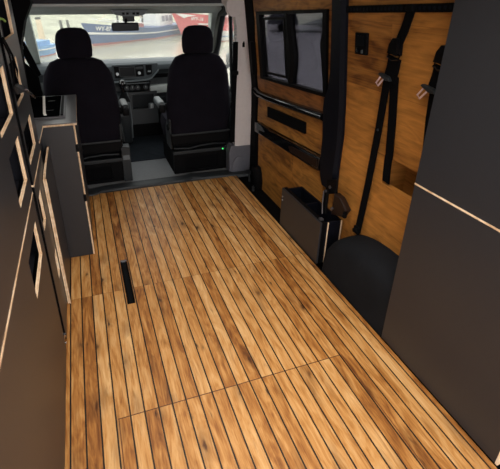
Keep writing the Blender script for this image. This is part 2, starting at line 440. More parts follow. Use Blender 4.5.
# window set in the door
win = bpy.data.objects.new('window_1', None); COL.objects.link(win); win.location = (1.3, 2.55, 1.1); struct(win)
def ins(a, d): return a
WI = [(2.985, 1.352), (2.100, 1.402), (2.107, .972), (2.990, .910)]
m = MB(); wall_ring(m, [(3.045, 1.372), (2.060, 1.422), (2.072, .952), (3.052, .887)], WI, .016, .045); m.build('window_frame', 'black', win)
m = MB(); strip(m, [(1.385, 2.575, 2.515), (1.28, 2.572, 2.510), (1.20, 2.575, 2.490), (1.12, 2.578, 2.480), (1.05, 2.575, 2.490), (.99, 2.572, 2.51), (.945, 2.572, 2.515)], -.03, .020); m.build('window_divider', 'black', win, True)
m = MB(); strip(m, [(1.40, 2.115, 2.09), (1.30, 2.135, 2.09), (1.24, 2.155, 2.09), (1.1, 2.140, 2.09), (.97, 2.118, 2.09)], -.03, .012); m.build('window_stile', 'black', win, True)
m = MB(); wall_quad(m, [(3.0, 1.36), (2.53, 1.385), (2.53, .935), (3.0, .90)], -.004, .004); m.build('window_pane', 'pane', win)
m = MB(); wall_quad(m, [(2.55, 1.385), (2.09, 1.41), (2.09, .96), (2.55, .93)], -.014, .004); m.build('window_pane', 'pane', win)
m = MB(); wall_ring(m, [(2.965, 1.335), (2.60, 1.355), (2.60, .965), (2.965, .938)], [(2.945, 1.320), (2.62, 1.338), (2.62, .98), (2.945, .955)], .004, .01); m.build('sash_frame', 'black', win)
# rubber gap and latch beside the door
m = MB(); strip(m, [(-.15, 3.30, 3.145), (.6, 3.30, 3.165), (.8, 3.30, 3.165), (1.0, 3.30, 3.15), (1.3, 3.30, 3.10), (1.95, 3.30, 3.13)], -.06, .006)
struct(m.build('trim_4', 'rubber'))
m = MB(); strip(m, [(.90, 3.20, 3.145), (.94, 3.215, 3.135), (1.10, 3.215, 3.13), (1.15, 3.19, 3.13)], 0, .035); lt = m.build('door_latch', 'black', door, True)
m = MB(); strip(m, [(-.19, 3.13, 3.00), (.02, 3.12, 2.99), (.09, 3.11, 3.01), (.13, 3.09, 3.04)], -.02, .07); m.build('lower_guide', 'black', door, True)
m = MB(); m.tube([(1.275, 3.10, .06), (1.255, 3.07, .055), (1.24, 3.02, .02)], .008).tube([(1.275, 3.02, -.03), (1.26, 2.98, -.06)], .012); m.build('guide_roller', 'dgrey', door, True)

# dark trim post behind the sliding door
m = MB(); strip(m, [(.42, 2.04, 1.945), (.47, 2.07, 1.90), (.56, 2.085, 1.905), (.72, 2.09, 1.900), (.88, 2.09, 1.892), (.95, 2.075, 1.888), (1.02, 2.035, 1.886), (1.10, 2.015, 1.885), (1.25, 2.005, 1.884), (1.5, 1.995, 1.883), (1.95, 1.995, 1.883)], -.03, .035)
struct(m.build('trim_5', 'navy', None, True))

# roller bracket at its foot
br = thing('door_roller_bracket', 'black hinge arm and bolts at the foot of the dark door post', 'bracket', (1.30, 1.95, .30))
m = MB(); m.prism([(1.283, 1.925, .50), (1.283, 1.825, .54), (1.283, 1.82, .455), (1.283, 1.91, .41)], (.014, 0, 0), .003); m.build('mount_plate', 'black', br)
m = MB(); m.cyl((1.285, 1.88, .47), (1.278, 1.88, .47), .010); part_label(m.build('bolt', 'steel', br, True), 'bare steel bolt')
m = MB(); m.prism([(1.262, 1.87, .300), (1.262, 1.905, .292), (1.262, 1.91, .44), (1.262, 1.875, .46)], (.016, 0, 0), .004); m.build('arm', 'black', br)
m = MB(); m.prism([(1.28, 1.83, .455), (1.28, 1.775, .450), (1.28, 1.70, .405), (1.28, 1.735, .345), (1.28, 1.84, .310)], (.04, 0, 0), .007); part_label(m.build('roller_housing', 'rust', br), 'brown-black roller housing')
m = MB(); m.cyl((1.29, 1.715, .385), (1.265, 1.685, .380), .013); m.build('bolt', 'black', br, True)
m = MB(); m.cyl((1.262, 1.885, .445), (1.252, 1.885, .447), .009); part_label(m.build('bolt', 'steel', br, True), 'bare steel bolt')
m = MB(); m.cyl((1.262, 1.80, .375), (1.250, 1.795, .372), .008); part_label(m.build('bolt', 'steel', br, True), 'bare steel bolt')
m = MB(); m.tube([(1.256, 1.90, .44), (1.253, 1.895, .36), (1.250, 1.88, .300)], .0045); part_label(m.build('rod', 'steel', br, True), 'thin steel rod')

# lashing track
tr = thing('lashing_track', 'black perforated rail along the top of the oak side wall', 'rail', (1.26, 1.4, 1.44))
m = MB(); m.cells([0, 1], [0, .3, .7, 1], set(), 0, .015, lambda u, v, q: W(1.88-u*.705, 1.411+.031*v+u*.0314, q), 0, 0); m.build('rail', 'black', tr)
m = MB()
for i in range(27):
    y = 1.865-i*.025; zc = 1.4265+(1.88-y)*.0446
    m.cyl(W(y, zc, .0145), W(y, zc, .0165), .0075, 10)
so = m.build('hole_row', 'navy', tr); so['kind'] = 'stuff'

# socket panel
sk = thing('control_panel', 'small black rectangular heater control on the oak wall below the rail', 'control panel', W(1.75, 1.28))
def sq(y0, z0, y1, z1): return [(y0, z1), (y1, z1+.004), (y1, z0+.004), (y0, z0)]
m = MB(); wall_quad(m, sq(1.805, 1.228, 1.712, 1.328), .014, .014, 0, .003); m.build('body', 'black', sk)
m = MB(); wall_quad(m, sq(1.790, 1.268, 1.727, 1.315), .016, .003); m.build('screen', 'screen', sk)
m = MB(); wall_quad(m, sq(1.752, 1.236, 1.738, 1.252), .016, .003); part_label(m.build('button', 'grey', sk), 'grey push button')
m = MB(); m.cyl(W(1.775, 1.248, .014), W(1.775, 1.248, .020), .011); m.build('dial', 'gloss', sk, True)

# ------------------------------------------------------------------ luggage straps / seat belts hung on the wall
def make_belt(label, dy, full):
    r = thing('seat_belt', label, 'seat belt', W(1.419+dy, 1.448, .02), 'belts hung on the oak wall')
    B = lambda y, z, o=.02: W(y+dy, z, o)
    m = MB(); m.box(1.222, 1.2485, 1.402+dy, 1.438+dy, 1.436, 1.462, .004); m.build('rail_fitting', 'black', r)
    m = MB(); m.ribbon([B(1.419, 1.45, .026), B(1.455, 1.37), B(1.492, 1.30)], .046, .005, (0, 1, .35)); m.build('upper_strap', 'web', r)
    m = MB(); m.loft([[B(1.503, 1.330, .038), B(1.478, 1.330, .038), B(1.478, 1.330, .01), B(1.503, 1.330, .01)],
                      [B(1.520, 1.305, .042), B(1.472, 1.300, .042), B(1.472, 1.300, .008), B(1.520, 1.305, .008)],
                      [B(1.532, 1.268, .040), B(1.474, 1.262, .040), B(1.474, 1.262, .008), B(1.532, 1.268, .008)]]); m.build('guide_cover', 'black', r)
    m = MB(); m.tube([B(1.530, 1.266, .03), B(1.538, 1.252, .03), B(1.505, 1.240, .036), B(1.470, 1.246, .03), B(1.462, 1.262, .03), B(1.470, 1.274, .03)], .0045); m.build('guide_loop', 'gloss', r, True)
    m = MB(); m.ribbon([B(1.502, 1.252), B(1.512, 1.20), B(1.528, 1.150)], .078, .006, (0, 1, .15)); m.build('doubled_strap', 'web', r)
    m = MB(); m.prism([B(1.585, 1.168, .040), B(1.578, 1.177, .040), B(1.52, 1.168, .040), B(1.505, 1.150, .040), B(1.535, 1.148, .040)], (.020, 0, 0), .003); bk = m.build('tongue_grip', 'dgrey', r)
    m = MB(); m.tube([B(1.572, 1.158, .035), B(1.598, 1.128, .036), B(1.584, 1.117, .036), B(1.552, 1.150, .035)], .004, 6); part_label(m.build('tongue', 'pink', r, True), 'bare metal buckle tongue')
    if full:
        m = MB(); m.ribbon([B(1.545, 1.16, .017), B(1.585, .903, .017), B(1.620, .58, .017), B(1.64, .30, .017)], .046, .005, (0, 1, .12)); m.build('long_strap', 'web', r)
        m = MB(); m.ribbon([B(1.508, 1.17, .010), B(1.503, .975, .010), B(1.505, .80, .010), (1.338, 1.510, .765), (1.345, 1.512, .70), (1.352, 1.514, .650)], .050, .005, (0, 1, 0)); m.build('hanging_strap', 'web', r)
        m = MB(); m.box(1.318, 1.338, 1.620, 1.664, .285, .33, .006); m.cyl((1.325, 1.642, .31), (1.305, 1.642, .31), .012); m.build('floor_anchor', 'black', r)
        m = MB(); m.cyl(B(1.585, .903, .017), B(1.585, .903, .024), .006); m.build('stop_button', 'dgrey', r)
    else:
        m = MB(); m.ribbon([B(1.534, 1.16, .012), B(1.540, 1.04, .012), B(1.535, .80, .012), B(1.53, .36, .012)], .046, .005, (0, 1, 0)); m.build('long_strap', 'web', r)
    return r
bA = make_belt('black seat belt hung on the oak wall left of the other, wholly in view', 0, True)
bB = make_belt('black seat belt hung on the oak wall, half hidden behind the grey cabinet', -.264, False)

# ------------------------------------------------------------------ wheel arch
m = MB(); rings = []
def arch_ring(x, ry, h, yc=1.285):
    pts = []
    for i in range(25):
        a = PI*i/24; c, s_ = math.cos(a), math.sin(a)
        y = yc+ry*math.copysign(abs(c)**.72, c); z = h*abs(s_)**.72
        pts.append((x, max(y, 1.173), z))
    return pts
for x, ry, h in ((1.349, .480, .335), (1.29, .480, .335), (1.245, .478, .325), (1.215, .47, .300), (1.200, .455, .27), (1.194, .435, .235), (1.192, .39, .18)):
    rings.append(arch_ring(x, ry, h))
m.loft(rings); tag(m.build('wheel_arch', 'carpet', None, True, 60), 'black felt-covered rounded wheel arch hump beside the oak floor', 'wheel arch')

# ------------------------------------------------------------------ storage bin on the door step
bn = thing('storage_bin', 'dark brown open-topped box standing at the floor edge by the sliding door', 'box', (1.26, 2.05, 0))
m = MB(); m.prism([(1.194, 2.315, .0), (1.194, 1.80, .0), (1.194, 1.80, .285), (1.194, 2.315, .285)], (.012, 0, 0), .002); part_label(m.build('front_panel', 'laminate', bn), 'anthracite laminate front')
m = MB(); m.box(1.206, 1.232, 1.80, 2.315, 0, .285, .002); m.build('front_frame', 'black', bn)
m = MB(); m.box(1.232, 1.340, 1.802, 1.816, .0, .28); m.build('side_panel', 'navy', bn)
m = MB(); m.box(1.232, 1.340, 2.285, 2.30, 0, .28); m.build('side_panel', 'navy', bn)
m = MB(); m.box(1.328, 1.340, 1.816, 2.285, 0, .28); m.build('back_panel', 'navy', bn)
m = MB(); m.box(1.232, 1.328, 1.816, 2.285, 0, .012); m.build('bottom_panel', 'inside', bn)
m = MB(); m.box(1.232, 1.328, 2.06, 2.074, .012, .272); m.build('divider', 'navy', bn)
for x in (1.246, 1.336):
    m = MB(); m.box(x-.003, x+.003, 1.797, 1.803, .0, .281); part_label(m.build('edge_strip', 'ply', bn), 'pale plywood edge')
m = MB(); m.cyl((1.195, 2.295, .20), (1.190, 2.295, .20), .006).cyl((1.195, 2.295, .225), (1.190, 2.295, .225), .006); part_label(m.build('hinge_screw', 'silver', bn), 'small pale screw pair')
m = MB(); m.box(1.208, 1.23, 1.825, 1.85, .284, .296, .002); part_label(m.build('catch', 'steel', bn), 'small steel catch')

# ------------------------------------------------------------------ slot in the floor
sl = thing('floor_socket_rail', 'narrow black recessed slot in the middle of the oak floor', 'floor rail', (.083, 2.0, -.02))
m = MB(); m.box(.063, .103, 1.796, 2.214, -.03, -.012); m.build('rail', 'black', sl)
m = MB(); m.box(.066, .072, 1.797, 2.2, -.012, -.004).box(.094, .100, 1.797, 2.2, -.012, -.004); m.build('lip', 'rubber', sl)
m = MB(); m.box(.064, .102, 2.199, 2.213, -.012, .001, .002); part_label(m.build('end_cap', 'steel', sl), 'bare metal end cap')

# ------------------------------------------------------------------ right cabinet
rc = thing('tall_cabinet', 'tall anthracite cabinet on the right covering the end of the wheel arch', 'cabinet', (1.26, .85, 0))
m = MB(); m.box(1.206, 1.247, .545, 1.168, .012, 1.94); m.build('body', 'laminate', rc)
X0 = lambda y, z, q: (1.186+q, y, z)
m = MB(); m.cells([.548, 1.168], [.812+.010, 1.94], set(), 0, .018, X0, 0, 1); m.build('upper_door', ['laminate', 'ply'], rc)
m = MB(); m.cells([.548, 1.168], [.010, .816], set(), 0, .018, X0, 0, 0); m.build('lower_door', ['laminate', 'ply'], rc)
m = MB(); m.box(1.1845, 1.2, .548, 1.168, .8155, .8225); part_label(m.build('edge_band', 'ply', rc), 'pale plywood edge between the doors')
m = MB(); m.box(1.186, 1.204, .538, .547, .010, 1.94); part_label(m.build('edge_band', 'ply', rc), 'pale plywood upright edge')
m = MB(); m.box(1.192, 1.247, .548, 1.168, 0, .012); m.build('plinth', 'black', rc)

# ------------------------------------------------------------------ left tall cabinets with cut-out pulls
XL = lambda y, z, q: (-.24-q, y, z)
def left_unit(label, y0, y1, holes_lo, holes_hi, seam, name='tall_cabinet'):
    r = thing(name, label, 'cabinet', (-.43, (y0+y1)/2, 0), 'tall cabinets along the left side')
    b = MB(); b.box(-.615, -.60, y0, y1, .0, 1.94).box(-.60, -.262, y0, y0+.014, 0, 1.94).box(-.60, -.262, y1-.014, y1, 0, 1.94)
    b.box(-.60, -.262, y0+.014, y1-.014, 1.925, 1.94).box(-.60, -.262, y0+.014, y1-.014, 0, .014)
    b.build('body', 'inside', r)
    for z in (.56, .87, 1.105, 1.325):
        s_ = MB(); s_.box(-.60, -.275, y0+.014, y1-.014, z-.014, z); s_.build('shelf', 'inside', r)
    def front(nm, za, zb, holes):
        us = sorted({y0+.006, y1-.006} | {v for h in holes for v in h[:2]})
        vs = sorted({za, zb} | {v for h in holes for v in h[2:]})
        out = set()
        for h in holes:
            for i in range(len(us)-1):
                for j in range(len(vs)-1):
                    if h[0]-1e-6 <= us[i] and us[i+1] <= h[1]+1e-6 and h[2]-1e-6 <= vs[j] and vs[j+1] <= h[3]+1e-6: out.add((i, j))
        q = MB(); q.cells(us, vs, out, 0, .0115, XL, 0, 1, 2); return q.build(nm, ['laminate', 'ply', 'rubber'], r)
    front('lower_door', .012, seam-.004, holes_lo); front('upper_door', seam+.004, 1.93, holes_hi)
    e = MB(); e.box(-.255, -.2392, y0+.006, y1-.006, seam-.004, seam+.004); part_label(e.build('edge_band', 'ply', r), 'pale plywood edge line')
    return r
uA = left_unit('near left anthracite cabinet with rectangular plywood-edged cut-outs, closest to the lens', .34, 1.575, [(1.215, 1.49, .585, .73)],
               [(1.29, 1.52, .885, 1.05), (1.255, 1.53, 1.125, 1.283), (1.22, 1.54, 1.36, 1.93)], .81)
uB = left_unit('second left anthracite cabinet with open cut-outs, between the near one and the worktop', 1.625, 2.055, [(1.66, 1.775, .585, .73), (1.80, 1.88, .24, .37)],
               [(1.66, 1.932, .885, 1.02), (1.66, 1.87, 1.115, 1.268), (1.66, 1.952, 1.345, 1.93)], .81)
m = MB(); m.box(-.30, -.262, 1.575, 1.625, 0, 1.94); struct(m.build('trim_6', 'rubber'))     # black gap between the two
m = MB(); m.cyl((-.255, 1.585, .03), (-.238, 1.585, .03), .006).cyl((-.25, 1.585, .05), (-.238, 1.585, .085), .008)
tag(m.build('door_stop', 'chrome', None, True), 'tiny bright metal stop low on the left cabinet by the floor', 'door stop')

# things in the open top cut-out
def can(name, mat, y, x, z, h, rad, label):
    r = thing(name, label, 'tin', (x, y, z))
    q = MB(); q.cyl((x, y, z), (x, y, z+h), rad, 20); q.build('body', mat, r, True)
    q = MB(); q.cyl((x, y, z+h), (x, y, z+h+.006), rad*.92, 20); q.build('lid', 'black', r, True)
can('red_tin', 'red', 1.835, -.285, 1.4255, .040, .010, 'small dark red tin on the top left shelf')
can('yellow_tin', 'yellow', 1.795, -.285, 1.4255, .040, .010, 'small yellow tin on the top left shelf')
m = MB(); m.tube([(-.252, 1.70, 1.408), (-.250, 1.76, 1.411), (-.248, 1.80, 1.406), (-.247, 1.83, 1.398)], .004)
for q in range(1): pass
m.tube([(-.252, 1.70, 1.408), (-.258, 1.69, 1.385), (-.262, 1.70, 1.36)], .004)
tag(m.build('cord', 'green', None, True), 'lime green cord hanging in the upper left cut-out', 'cord')
m = MB(); m.box(-.36, -.272, 1.66, 1.92, 1.3255, 1.425, .01)
tag(m.build('pouch', 'inside', None, True), 'dark cloth pouch lying on the top left shelf', 'pouch')

# loose strap with a buckle dangling from the left cabinet
sp = thing('strap', 'black strap with metal buckle dangling on the left cabinet cut-outs', 'strap', (-.235, 1.6, 1.36))
m = MB(); m.ribbon([(-.234, 1.60, 1.356), (-.228, 1.625, 1.31), (-.226, 1.625, 1.26), (-.230, 1.60, 1.20)], .026, .004, (0, 1, 0)); m.build('webbing', 'web', sp)
m = MB(); m.tube([(-.234, 1.615, 1.356), (-.225, 1.665, 1.30), (-.222, 1.69, 1.24), (-.225, 1.665, 1.19)], .004); m.build('cord_loop', 'web', sp, True)
m = MB(); m.prism([(-.233, 1.59, 1.205), (-.233, 1.66, 1.20), (-.222, 1.74, 1.175), (-.222, 1.735, 1.155), (-.233, 1.62, 1.17)], (.010, 0, 0), .003); m.build('buckle', 'dgrey', sp)
m = MB(); m.tube([(-.222, 1.735, 1.166), (-.205, 1.82, 1.128), (-.20, 1.87, 1.10)], [.007, .006, .004]); part_label(m.build('tongue', 'chrome', sp, True), 'bare chrome tongue')

# ------------------------------------------------------------------ base unit, side board and worktop
bu = thing('base_cabinet', 'anthracite kitchen base cabinet under the worktop behind the left cab seat', 'cabinet', (-.35, 2.6, 0))
m = MB(); m.box(-.60, -.095, 2.350, 3.02, 0.004, .842); m.build('body', 'inside', bu)
m = MB(); m.cells([-.60, -.088], [0.002, .842], set(), 0, .018, lambda x, z, q: (x, 2.336+q, z), 0, 1); m.build('end_panel', ['laminate', 'ply'], bu)
m = MB(); m.cells([2.356, 3.02], [0.02, .841], set(), 0, .016, lambda y, z, q: (-.079-q, y, z), 0, 1); dr = m.build('door', ['laminate', 'ply'], bu)
for z in (.71, .40):
    m = MB(); m.box(-.092, -.076, 2.324, 2.336, z-.022, z+.022, .003); m.build('hinge', 'black', bu)
m = MB(); m.box(-.0865, -.080, 2.333, 2.356, .002, .842); part_label(m.build('edge_band', 'ply', bu), 'pale plywood upright edge')
# lower run towards the tall cabinets
m = MB(); m.box(-.60, -.262, 2.06, 2.334, .004, .842); m.build('side_body', 'laminate', bu)

sb = thing('side_board', 'upright anthracite board with thick striped plywood edge beside the tall cabinets', 'board', (-.24, 2.1, 0))
m = MB(); m.cells([2.066, 2.33], [.003, .735], set(), 0, .010, lambda y, z, q: (-.2265-q, y, z), 0, 1); m.build('outer_layer', ['laminate', 'ply'], sb)
m = MB(); m.prism([(-.2265, 1.90, .002), (-.2265, 2.066, .002), (-.2265, 2.066, .735), (-.2265, 1.90, .722)], (-.0105, 0, 0), 0, 0, 1); m.build('front_leaf', ['laminate', 'ply'], sb)
m = MB(); m.prism([(-.2392, 1.905, .002), (-.2392, 2.33, .002), (-.2392, 2.33, .735), (-.2392, 1.905, .720)], (.0018, 0, 0)); m.build('core', 'black', sb)
m = MB(); m.box(-.2268, -.2215, 1.896, 1.902, .002, .722); part_label(m.build('edge_band', 'ply', sb), 'pale plywood lip')

wt = thing('worktop', 'grey kitchen worktop with pale plywood edge behind the left cab seat', 'worktop', (-.3, 2.6, .84))
T = [(-.60, 2.062, .843), (-.238, 2.062, .843), (-.238, 2.326, .843), (-.068, 2.326, .843), (-.064, 3.03, .843), (-.60, 3.03, .843)]
m = MB(); m.prism(T, (0, 0, .010)); m.build('board', 'ply', wt)
m = MB(); m.prism([(x, y, z+.010) for x, y, z in T], (0, 0, .005)); m.build('top_sheet', 'worktop', wt)

hb = thing('gas_hob', 'black glass hob set in the grey worktop behind the left cab seat', 'hob', (-.3, 2.65, .858))
m = MB(); m.box(-.52, -.125, 2.44, 2.98, .858, .866, .003); m.build('frame', 'steel', hb)
m = MB(); m.box(-.51, -.155, 2.455, 2.965, .866, .871, .001); gt = m.build('glass_top', 'hob', hb)
m = MB(); m.box(-.151, -.136, 2.46, 2.96, .866, .872, .002); m.build('side_bar', 'black', hb)
for y in (2.58, 2.82):
    for x in (-.21,):
        m = MB(); m.box(x-.02, x+.02, y-.004, y+.004, .871, .8717); m.build('burner_mark', 'dgrey', hb)
m = MB(); m.ribbon([(-.262, 2.96, .8745), (-.235, 2.50, .8745), (-.228, 2.462, .8745)], .014, .004, (1, 0, 0)); part_label(m.build('white_strip', 'white', hb), 'bright white strip')  # thin white strip lying across the hob glass
# small tap
tp = thing('tap', 'small chrome tap at the back of the worktop beside the hob', 'tap', (-.30, 2.40, .858))
m = MB(); m.cyl((-.335, 2.395, .858), (-.335, 2.395, .875), .020); m.build('base', 'chrome', tp, True)
m = MB(); m.tube([(-.335, 2.395, .872), (-.335, 2.395, .97), (-.325, 2.41, .985), (-.30, 2.44, .985)], .014); m.build('spout', 'chrome', tp, True)

# ------------------------------------------------------------------ cab: floor, pillars, doors
struct(MB().box(-.50, 1.45, 3.30, 4.6, -.06, 0).build('cab_floor', 'cab_floor'))['kind'] = 'structure'
m = MB(); rings = []
for x, y0, y1, z in ((-.50, 3.19, 3.31, .016), (-.10, 3.19, 3.31, .016), (-.03, 3.195, 3.31, .018), (.02, 3.23, 3.32, .02), (.2, 3.24, 3.33, .022), (.68, 3.24, 3.33, .022), (.74, 3.235, 3.33, .024), (.80, 3.27, 3.34, .03), (.88, 3.235, 3.34, .022), (1.14, 3.22, 3.33, .02), (1.19, 3.21, 3.33, .016), (1.40, 3.21, 3.33, .012)):
    rings.append([(x, y0, 0.0005), (x, y0+.004, z*.7), (x, y0+.02, z), (x, y1, z), (x, y1, 0.0005)])
m.loft(rings); struct(m.build('trim_7', 'dgrey', None, True))          # sill between cab and load floor
m = MB(); m.box(.315, .87, 3.84, 4.58, .0005, .014, .004)
mt = thing('floor_mat', 'blue-black ribbed mat on the cab floor between the two seats', 'mat', (.57, 4.2, 0))
m.build('mat', 'mat', mt)
m = MB()
for i in range(18): m.box(.335, .85, 3.87+i*.039, 3.882+i*.039, .013, .017)
rb = m.build('ribs', 'mat', mt); rb['kind'] = 'stuff'
m = MB(); m.box(-.5, 1.45, 4.60, 4.64, -.06, .68); struct(m.build('wall_front', 'black'))

# right post between cab and side door
m = MB()
m.loft([[(1.205, 3.30, .24), (1.40, 3.30, .24), (1.40, 3.40, .24), (1.215, 3.40, .24)],
        [(1.200, 3.30, .55), (1.40, 3.30, .55), (1.40, 3.40, .55), (1.21, 3.40, .55)],
        [(1.213, 3.30, .95), (1.39, 3.30, .95), (1.39, 3.40, .95), (1.223, 3.40, .95)],
        [(1.205, 3.30, 1.25), (1.36, 3.30, 1.25), (1.36, 3.40, 1.25), (1.215, 3.40, 1.25)],
        [(1.19, 3.30, 1.33), (1.34, 3.30, 1.33), (1.34, 3.40, 1.33), (1.20, 3.40, 1.33)],
        [(1.15, 3.30, 1.42), (1.33, 3.30, 1.42), (1.33, 3.42, 1.42), (1.12, 3.42, 1.42)],
        [(1.13, 3.30, 1.95), (1.33, 3.30, 1.95), (1.33, 3.45, 1.95), (1.08, 3.45, 1.95)]])
struct(m.build('wall_b_pillar_right', 'pillar', None, True))
m = MB(); m.loft([[(1.17+.06*math.cos(a)*k, 3.27+.02*math.sin(a), 1.40+.075*math.sin(a)*k) for a in [2*PI*i/16 for i in range(16)]] for k in (1,)]+
                 [[(1.17+.06*math.cos(a), 3.31, 1.40+.075*math.sin(a)) for a in [2*PI*i/16 for i in range(16)]]])
struct(m.build('trim_8', 'pillar', None, True))                         # round headliner corner cap
m = MB(); m.prism([(1.150, 3.285, .0), (1.385, 3.285, .0), (1.385, 3.285, .25), (1.225, 3.285, .25), (1.165, 3.285, .265), (1.145, 3.285, .20)], (0, .1, 0), .006)
struct(m.build('trim_9', 'basegrey'))
m = MB(); m.prism([(1.235+.07*math.cos(a), 3.284, .012+.15*math.sin(a)) for a in [PI*i/14 for i in range(15)]], (0, -.012, 0), .004)
struct(m.build('trim_10', 'basegrey', None, True))
m = MB(); m.box(1.255, 1.275, 3.294, 3.30, 1.095, 1.13, .002).box(1.262, 1.27, 3.29, 3.30, 1.11, 1.14, .001); tag(m.build('hook', 'black'), 'tiny black clip on the pale cab door post', 'clip')
cb = thing('cab_belt', 'black cab seat belt hanging along the pale right door post', 'seat belt', (1.2, 3.28, .9))
m = MB(); m.ribbon([(1.192, 3.285, 1.14), (1.190, 3.283, .95), (1.178, 3.28, .70), (1.172, 3.28, .30)], .042, .004, (1, 0, 0)); m.build('strap', 'web', cb)
m = MB(); m.box(1.165, 1.215, 3.26, 3.29, .88, .915, .008); m.build('tongue_holder', 'black', cb)
m = MB(); 
for i in range(5): m.box(1.178, 1.202, 3.285, 3.297, 1.135+i*.024, 1.147+i*.024, .003)
m.build('height_adjuster', 'lgrey', cb)
# pale cover strip above the belt
# cab door on the right: card, glass, black frame
cd = bpy.data.objects.new('door_2', None); COL.objects.link(cd); cd.location = (1.36, 4.0, 0); struct(cd)
m = MB(); m.box(1.345, 1.42, 3.40, 4.60, 0, .62, .02); m.build('door_card', 'dgrey', cd)
m = MB(); m.box(1.30, 1.35, 3.55, 4.4, .48, .54, .015); m.build('door_armrest', 'black', cd)
cx = lambda z: 1.36 if z < .7 else 1.36-(z-.7)*.16
def cquad(mb, pts, t, off=0): return mb.prism([(cx(z)-off, y, z) for y, z in pts], (t, 0, 0))
m = MB(); cquad(m, [(3.42, .60), (4.62, .60), (4.55, .72), (4.02, 1.15), (3.84, 1.32), (3.42, 1.335)], .006, -.02); m.build('door_window', 'wind', cd)
m = MB(); cquad(m, [(3.42, 1.40), (3.70, 1.385), (3.90, 1.325), (4.10, 1.17), (4.26, 1.012), (4.50, .80), (4.66, .62), (4.56, .62), (4.36, .80), (4.11, 1.026), (3.98, 1.17), (3.84, 1.303), (3.64, 1.352), (3.42, 1.352)], .05, .02); m.build('window_seal', 'black', cd)
m = MB(); cquad(m, [(3.885, .6), (3.85, .6), (3.640, 1.335), (3.665, 1.335)], .03, .0); m.build('quarter_bar', 'black', cd)
m = MB(); cquad(m, [(3.42, 1.36), (3.80, 1.36), (3.80, 1.40), (3.42, 1.40)], .05, .01); m.build('window_head', 'black', cd)
m = MB(); cquad(m, [(3.45, .60), (4.6, .60), (4.6, .635), (3.45, .635)], .05, .01); m.build('window_sill', 'black', cd)
# mirror outside
wm = thing('wing_mirror', 'grey-green wing mirror outside the right cab window', 'mirror', (1.52, 4.45, .80))
m = MB(); m.loft([[(1.60+sx*.085*k, 4.45+dy, .83+sz*.075*k) for sx, sz in ((-1, -.7), (-.7, -1), (.7, -1), (1, -.7), (1, .7), (.7, 1), (-.7, 1), (-1, .7))] for k, dy in ((.9, -.03), (1, 0), (.9, .06), (.6, .1))]); m.build('housing', 'grey', wm, True)
m = MB(); m.box(1.535, 1.665, 4.412, 4.422, .775, .885); m.build('mirror_glass', 'chrome', wm)
m = MB(); m.tube([(1.43, 4.47, .70), (1.50, 4.47, .74), (1.56, 4.47, .78)], .025); m.build('arm', 'black', wm, True)

# A pillars
def apillar(name, pts0, pts1, mat, n=6):
    """from foot ring to head ring with a bow inward at the top"""
    q = MB(); rings = []
    for i in range(n+1):
        t = i/n
        rings.append([Vector(a).lerp(Vector(b), t)+Vector((0, 0, .03*math.sin(PI*t))) for a, b in zip(pts0, pts1)])
    q.loft(rings); return struct(q.build(name, mat, None, True))
apillar('trim_11', [(1.385, 4.74, .72), (1.47, 4.70, .72), (1.47, 4.80, .72), (1.39, 4.82, .72)], [(1.185, 3.90, 1.33), (1.30, 3.86, 1.34), (1.30, 3.98, 1.42), (1.185, 3.99, 1.42)], 'header')
apillar('trim_12', [(-.385, 4.72, .70), (-.47, 4.70, .70), (-.47, 4.80, .70), (-.385, 4.82, .70)], [(-.352, 3.93, 1.33), (-.42, 3.90, 1.34), (-.42, 3.98, 1.42), (-.352, 4.00, 1.42)], 'header')
# left post and driver's belt
m = MB(); m.loft([[(-.64, 3.15, 0), (-.40, 3.15, 0), (-.40, 3.35, 0), (-.64, 3.35, 0)], [(-.64, 3.15, .8), (-.395, 3.15, .8), (-.395, 3.35, .8), (-.64, 3.35, .8)],
                  [(-.64, 3.15, 1.15), (-.372, 3.15, 1.15), (-.372, 3.35, 1.15), (-.64, 3.35, 1.15)], [(-.64, 3.15, 1.32), (-.315, 3.15, 1.32), (-.315, 3.35, 1.32), (-.64, 3.35, 1.32)], [(-.64, 3.15, 1.43), (-.255, 3.15, 1.43), (-.255, 3.35, 1.43), (-.64, 3.35, 1.43)], [(-.64, 3.15, 1.95), (-.25, 3.15, 1.95), (-.25, 3.35, 1.95), (-.64, 3.35, 1.95)]])
struct(m.build('wall_b_pillar_left', 'rubber', None, True))
m = MB(); m.box(-.50, -.44, 3.34, 4.75, 0, .70); m.box(-.50, -.44, 3.34, 4.05, 1.34, 1.95); struct(m.build('door_3', 'dgrey'))
m = MB(); m.box(-.475, -.468, 3.36, 4.72, .70, 1.34); struct(m.build('window_2', 'wind'))
db = thing('cab_belt', 'black cab seat belt slanting down behind the left seat', 'seat belt', (-.36, 3.4, 1.1))
m = MB(); m.ribbon([(-.385, 3.385, 1.17), (-.345, 3.40, 1.04), (-.315, 3.41, .93)], .05, .005, (1, 0, .8)); m.build('strap', 'web', db)
m = MB(); m.box(-.41, -.375, 3.365, 3.395, 1.12, 1.20, .008); part_label(m.build('anchor', 'lgrey', db), 'pale grey anchor cover')
m = MB(); m.prism([(-.42, 3.365, 1.06), (-.37, 3.365, 1.02), (-.31, 3.365, .93), (-.305, 3.365, .80), (-.33, 3.365, .70), (-.40, 3.365, .72)], (0, .03, 0), .008); m.build('webbing_guard', 'web', db)

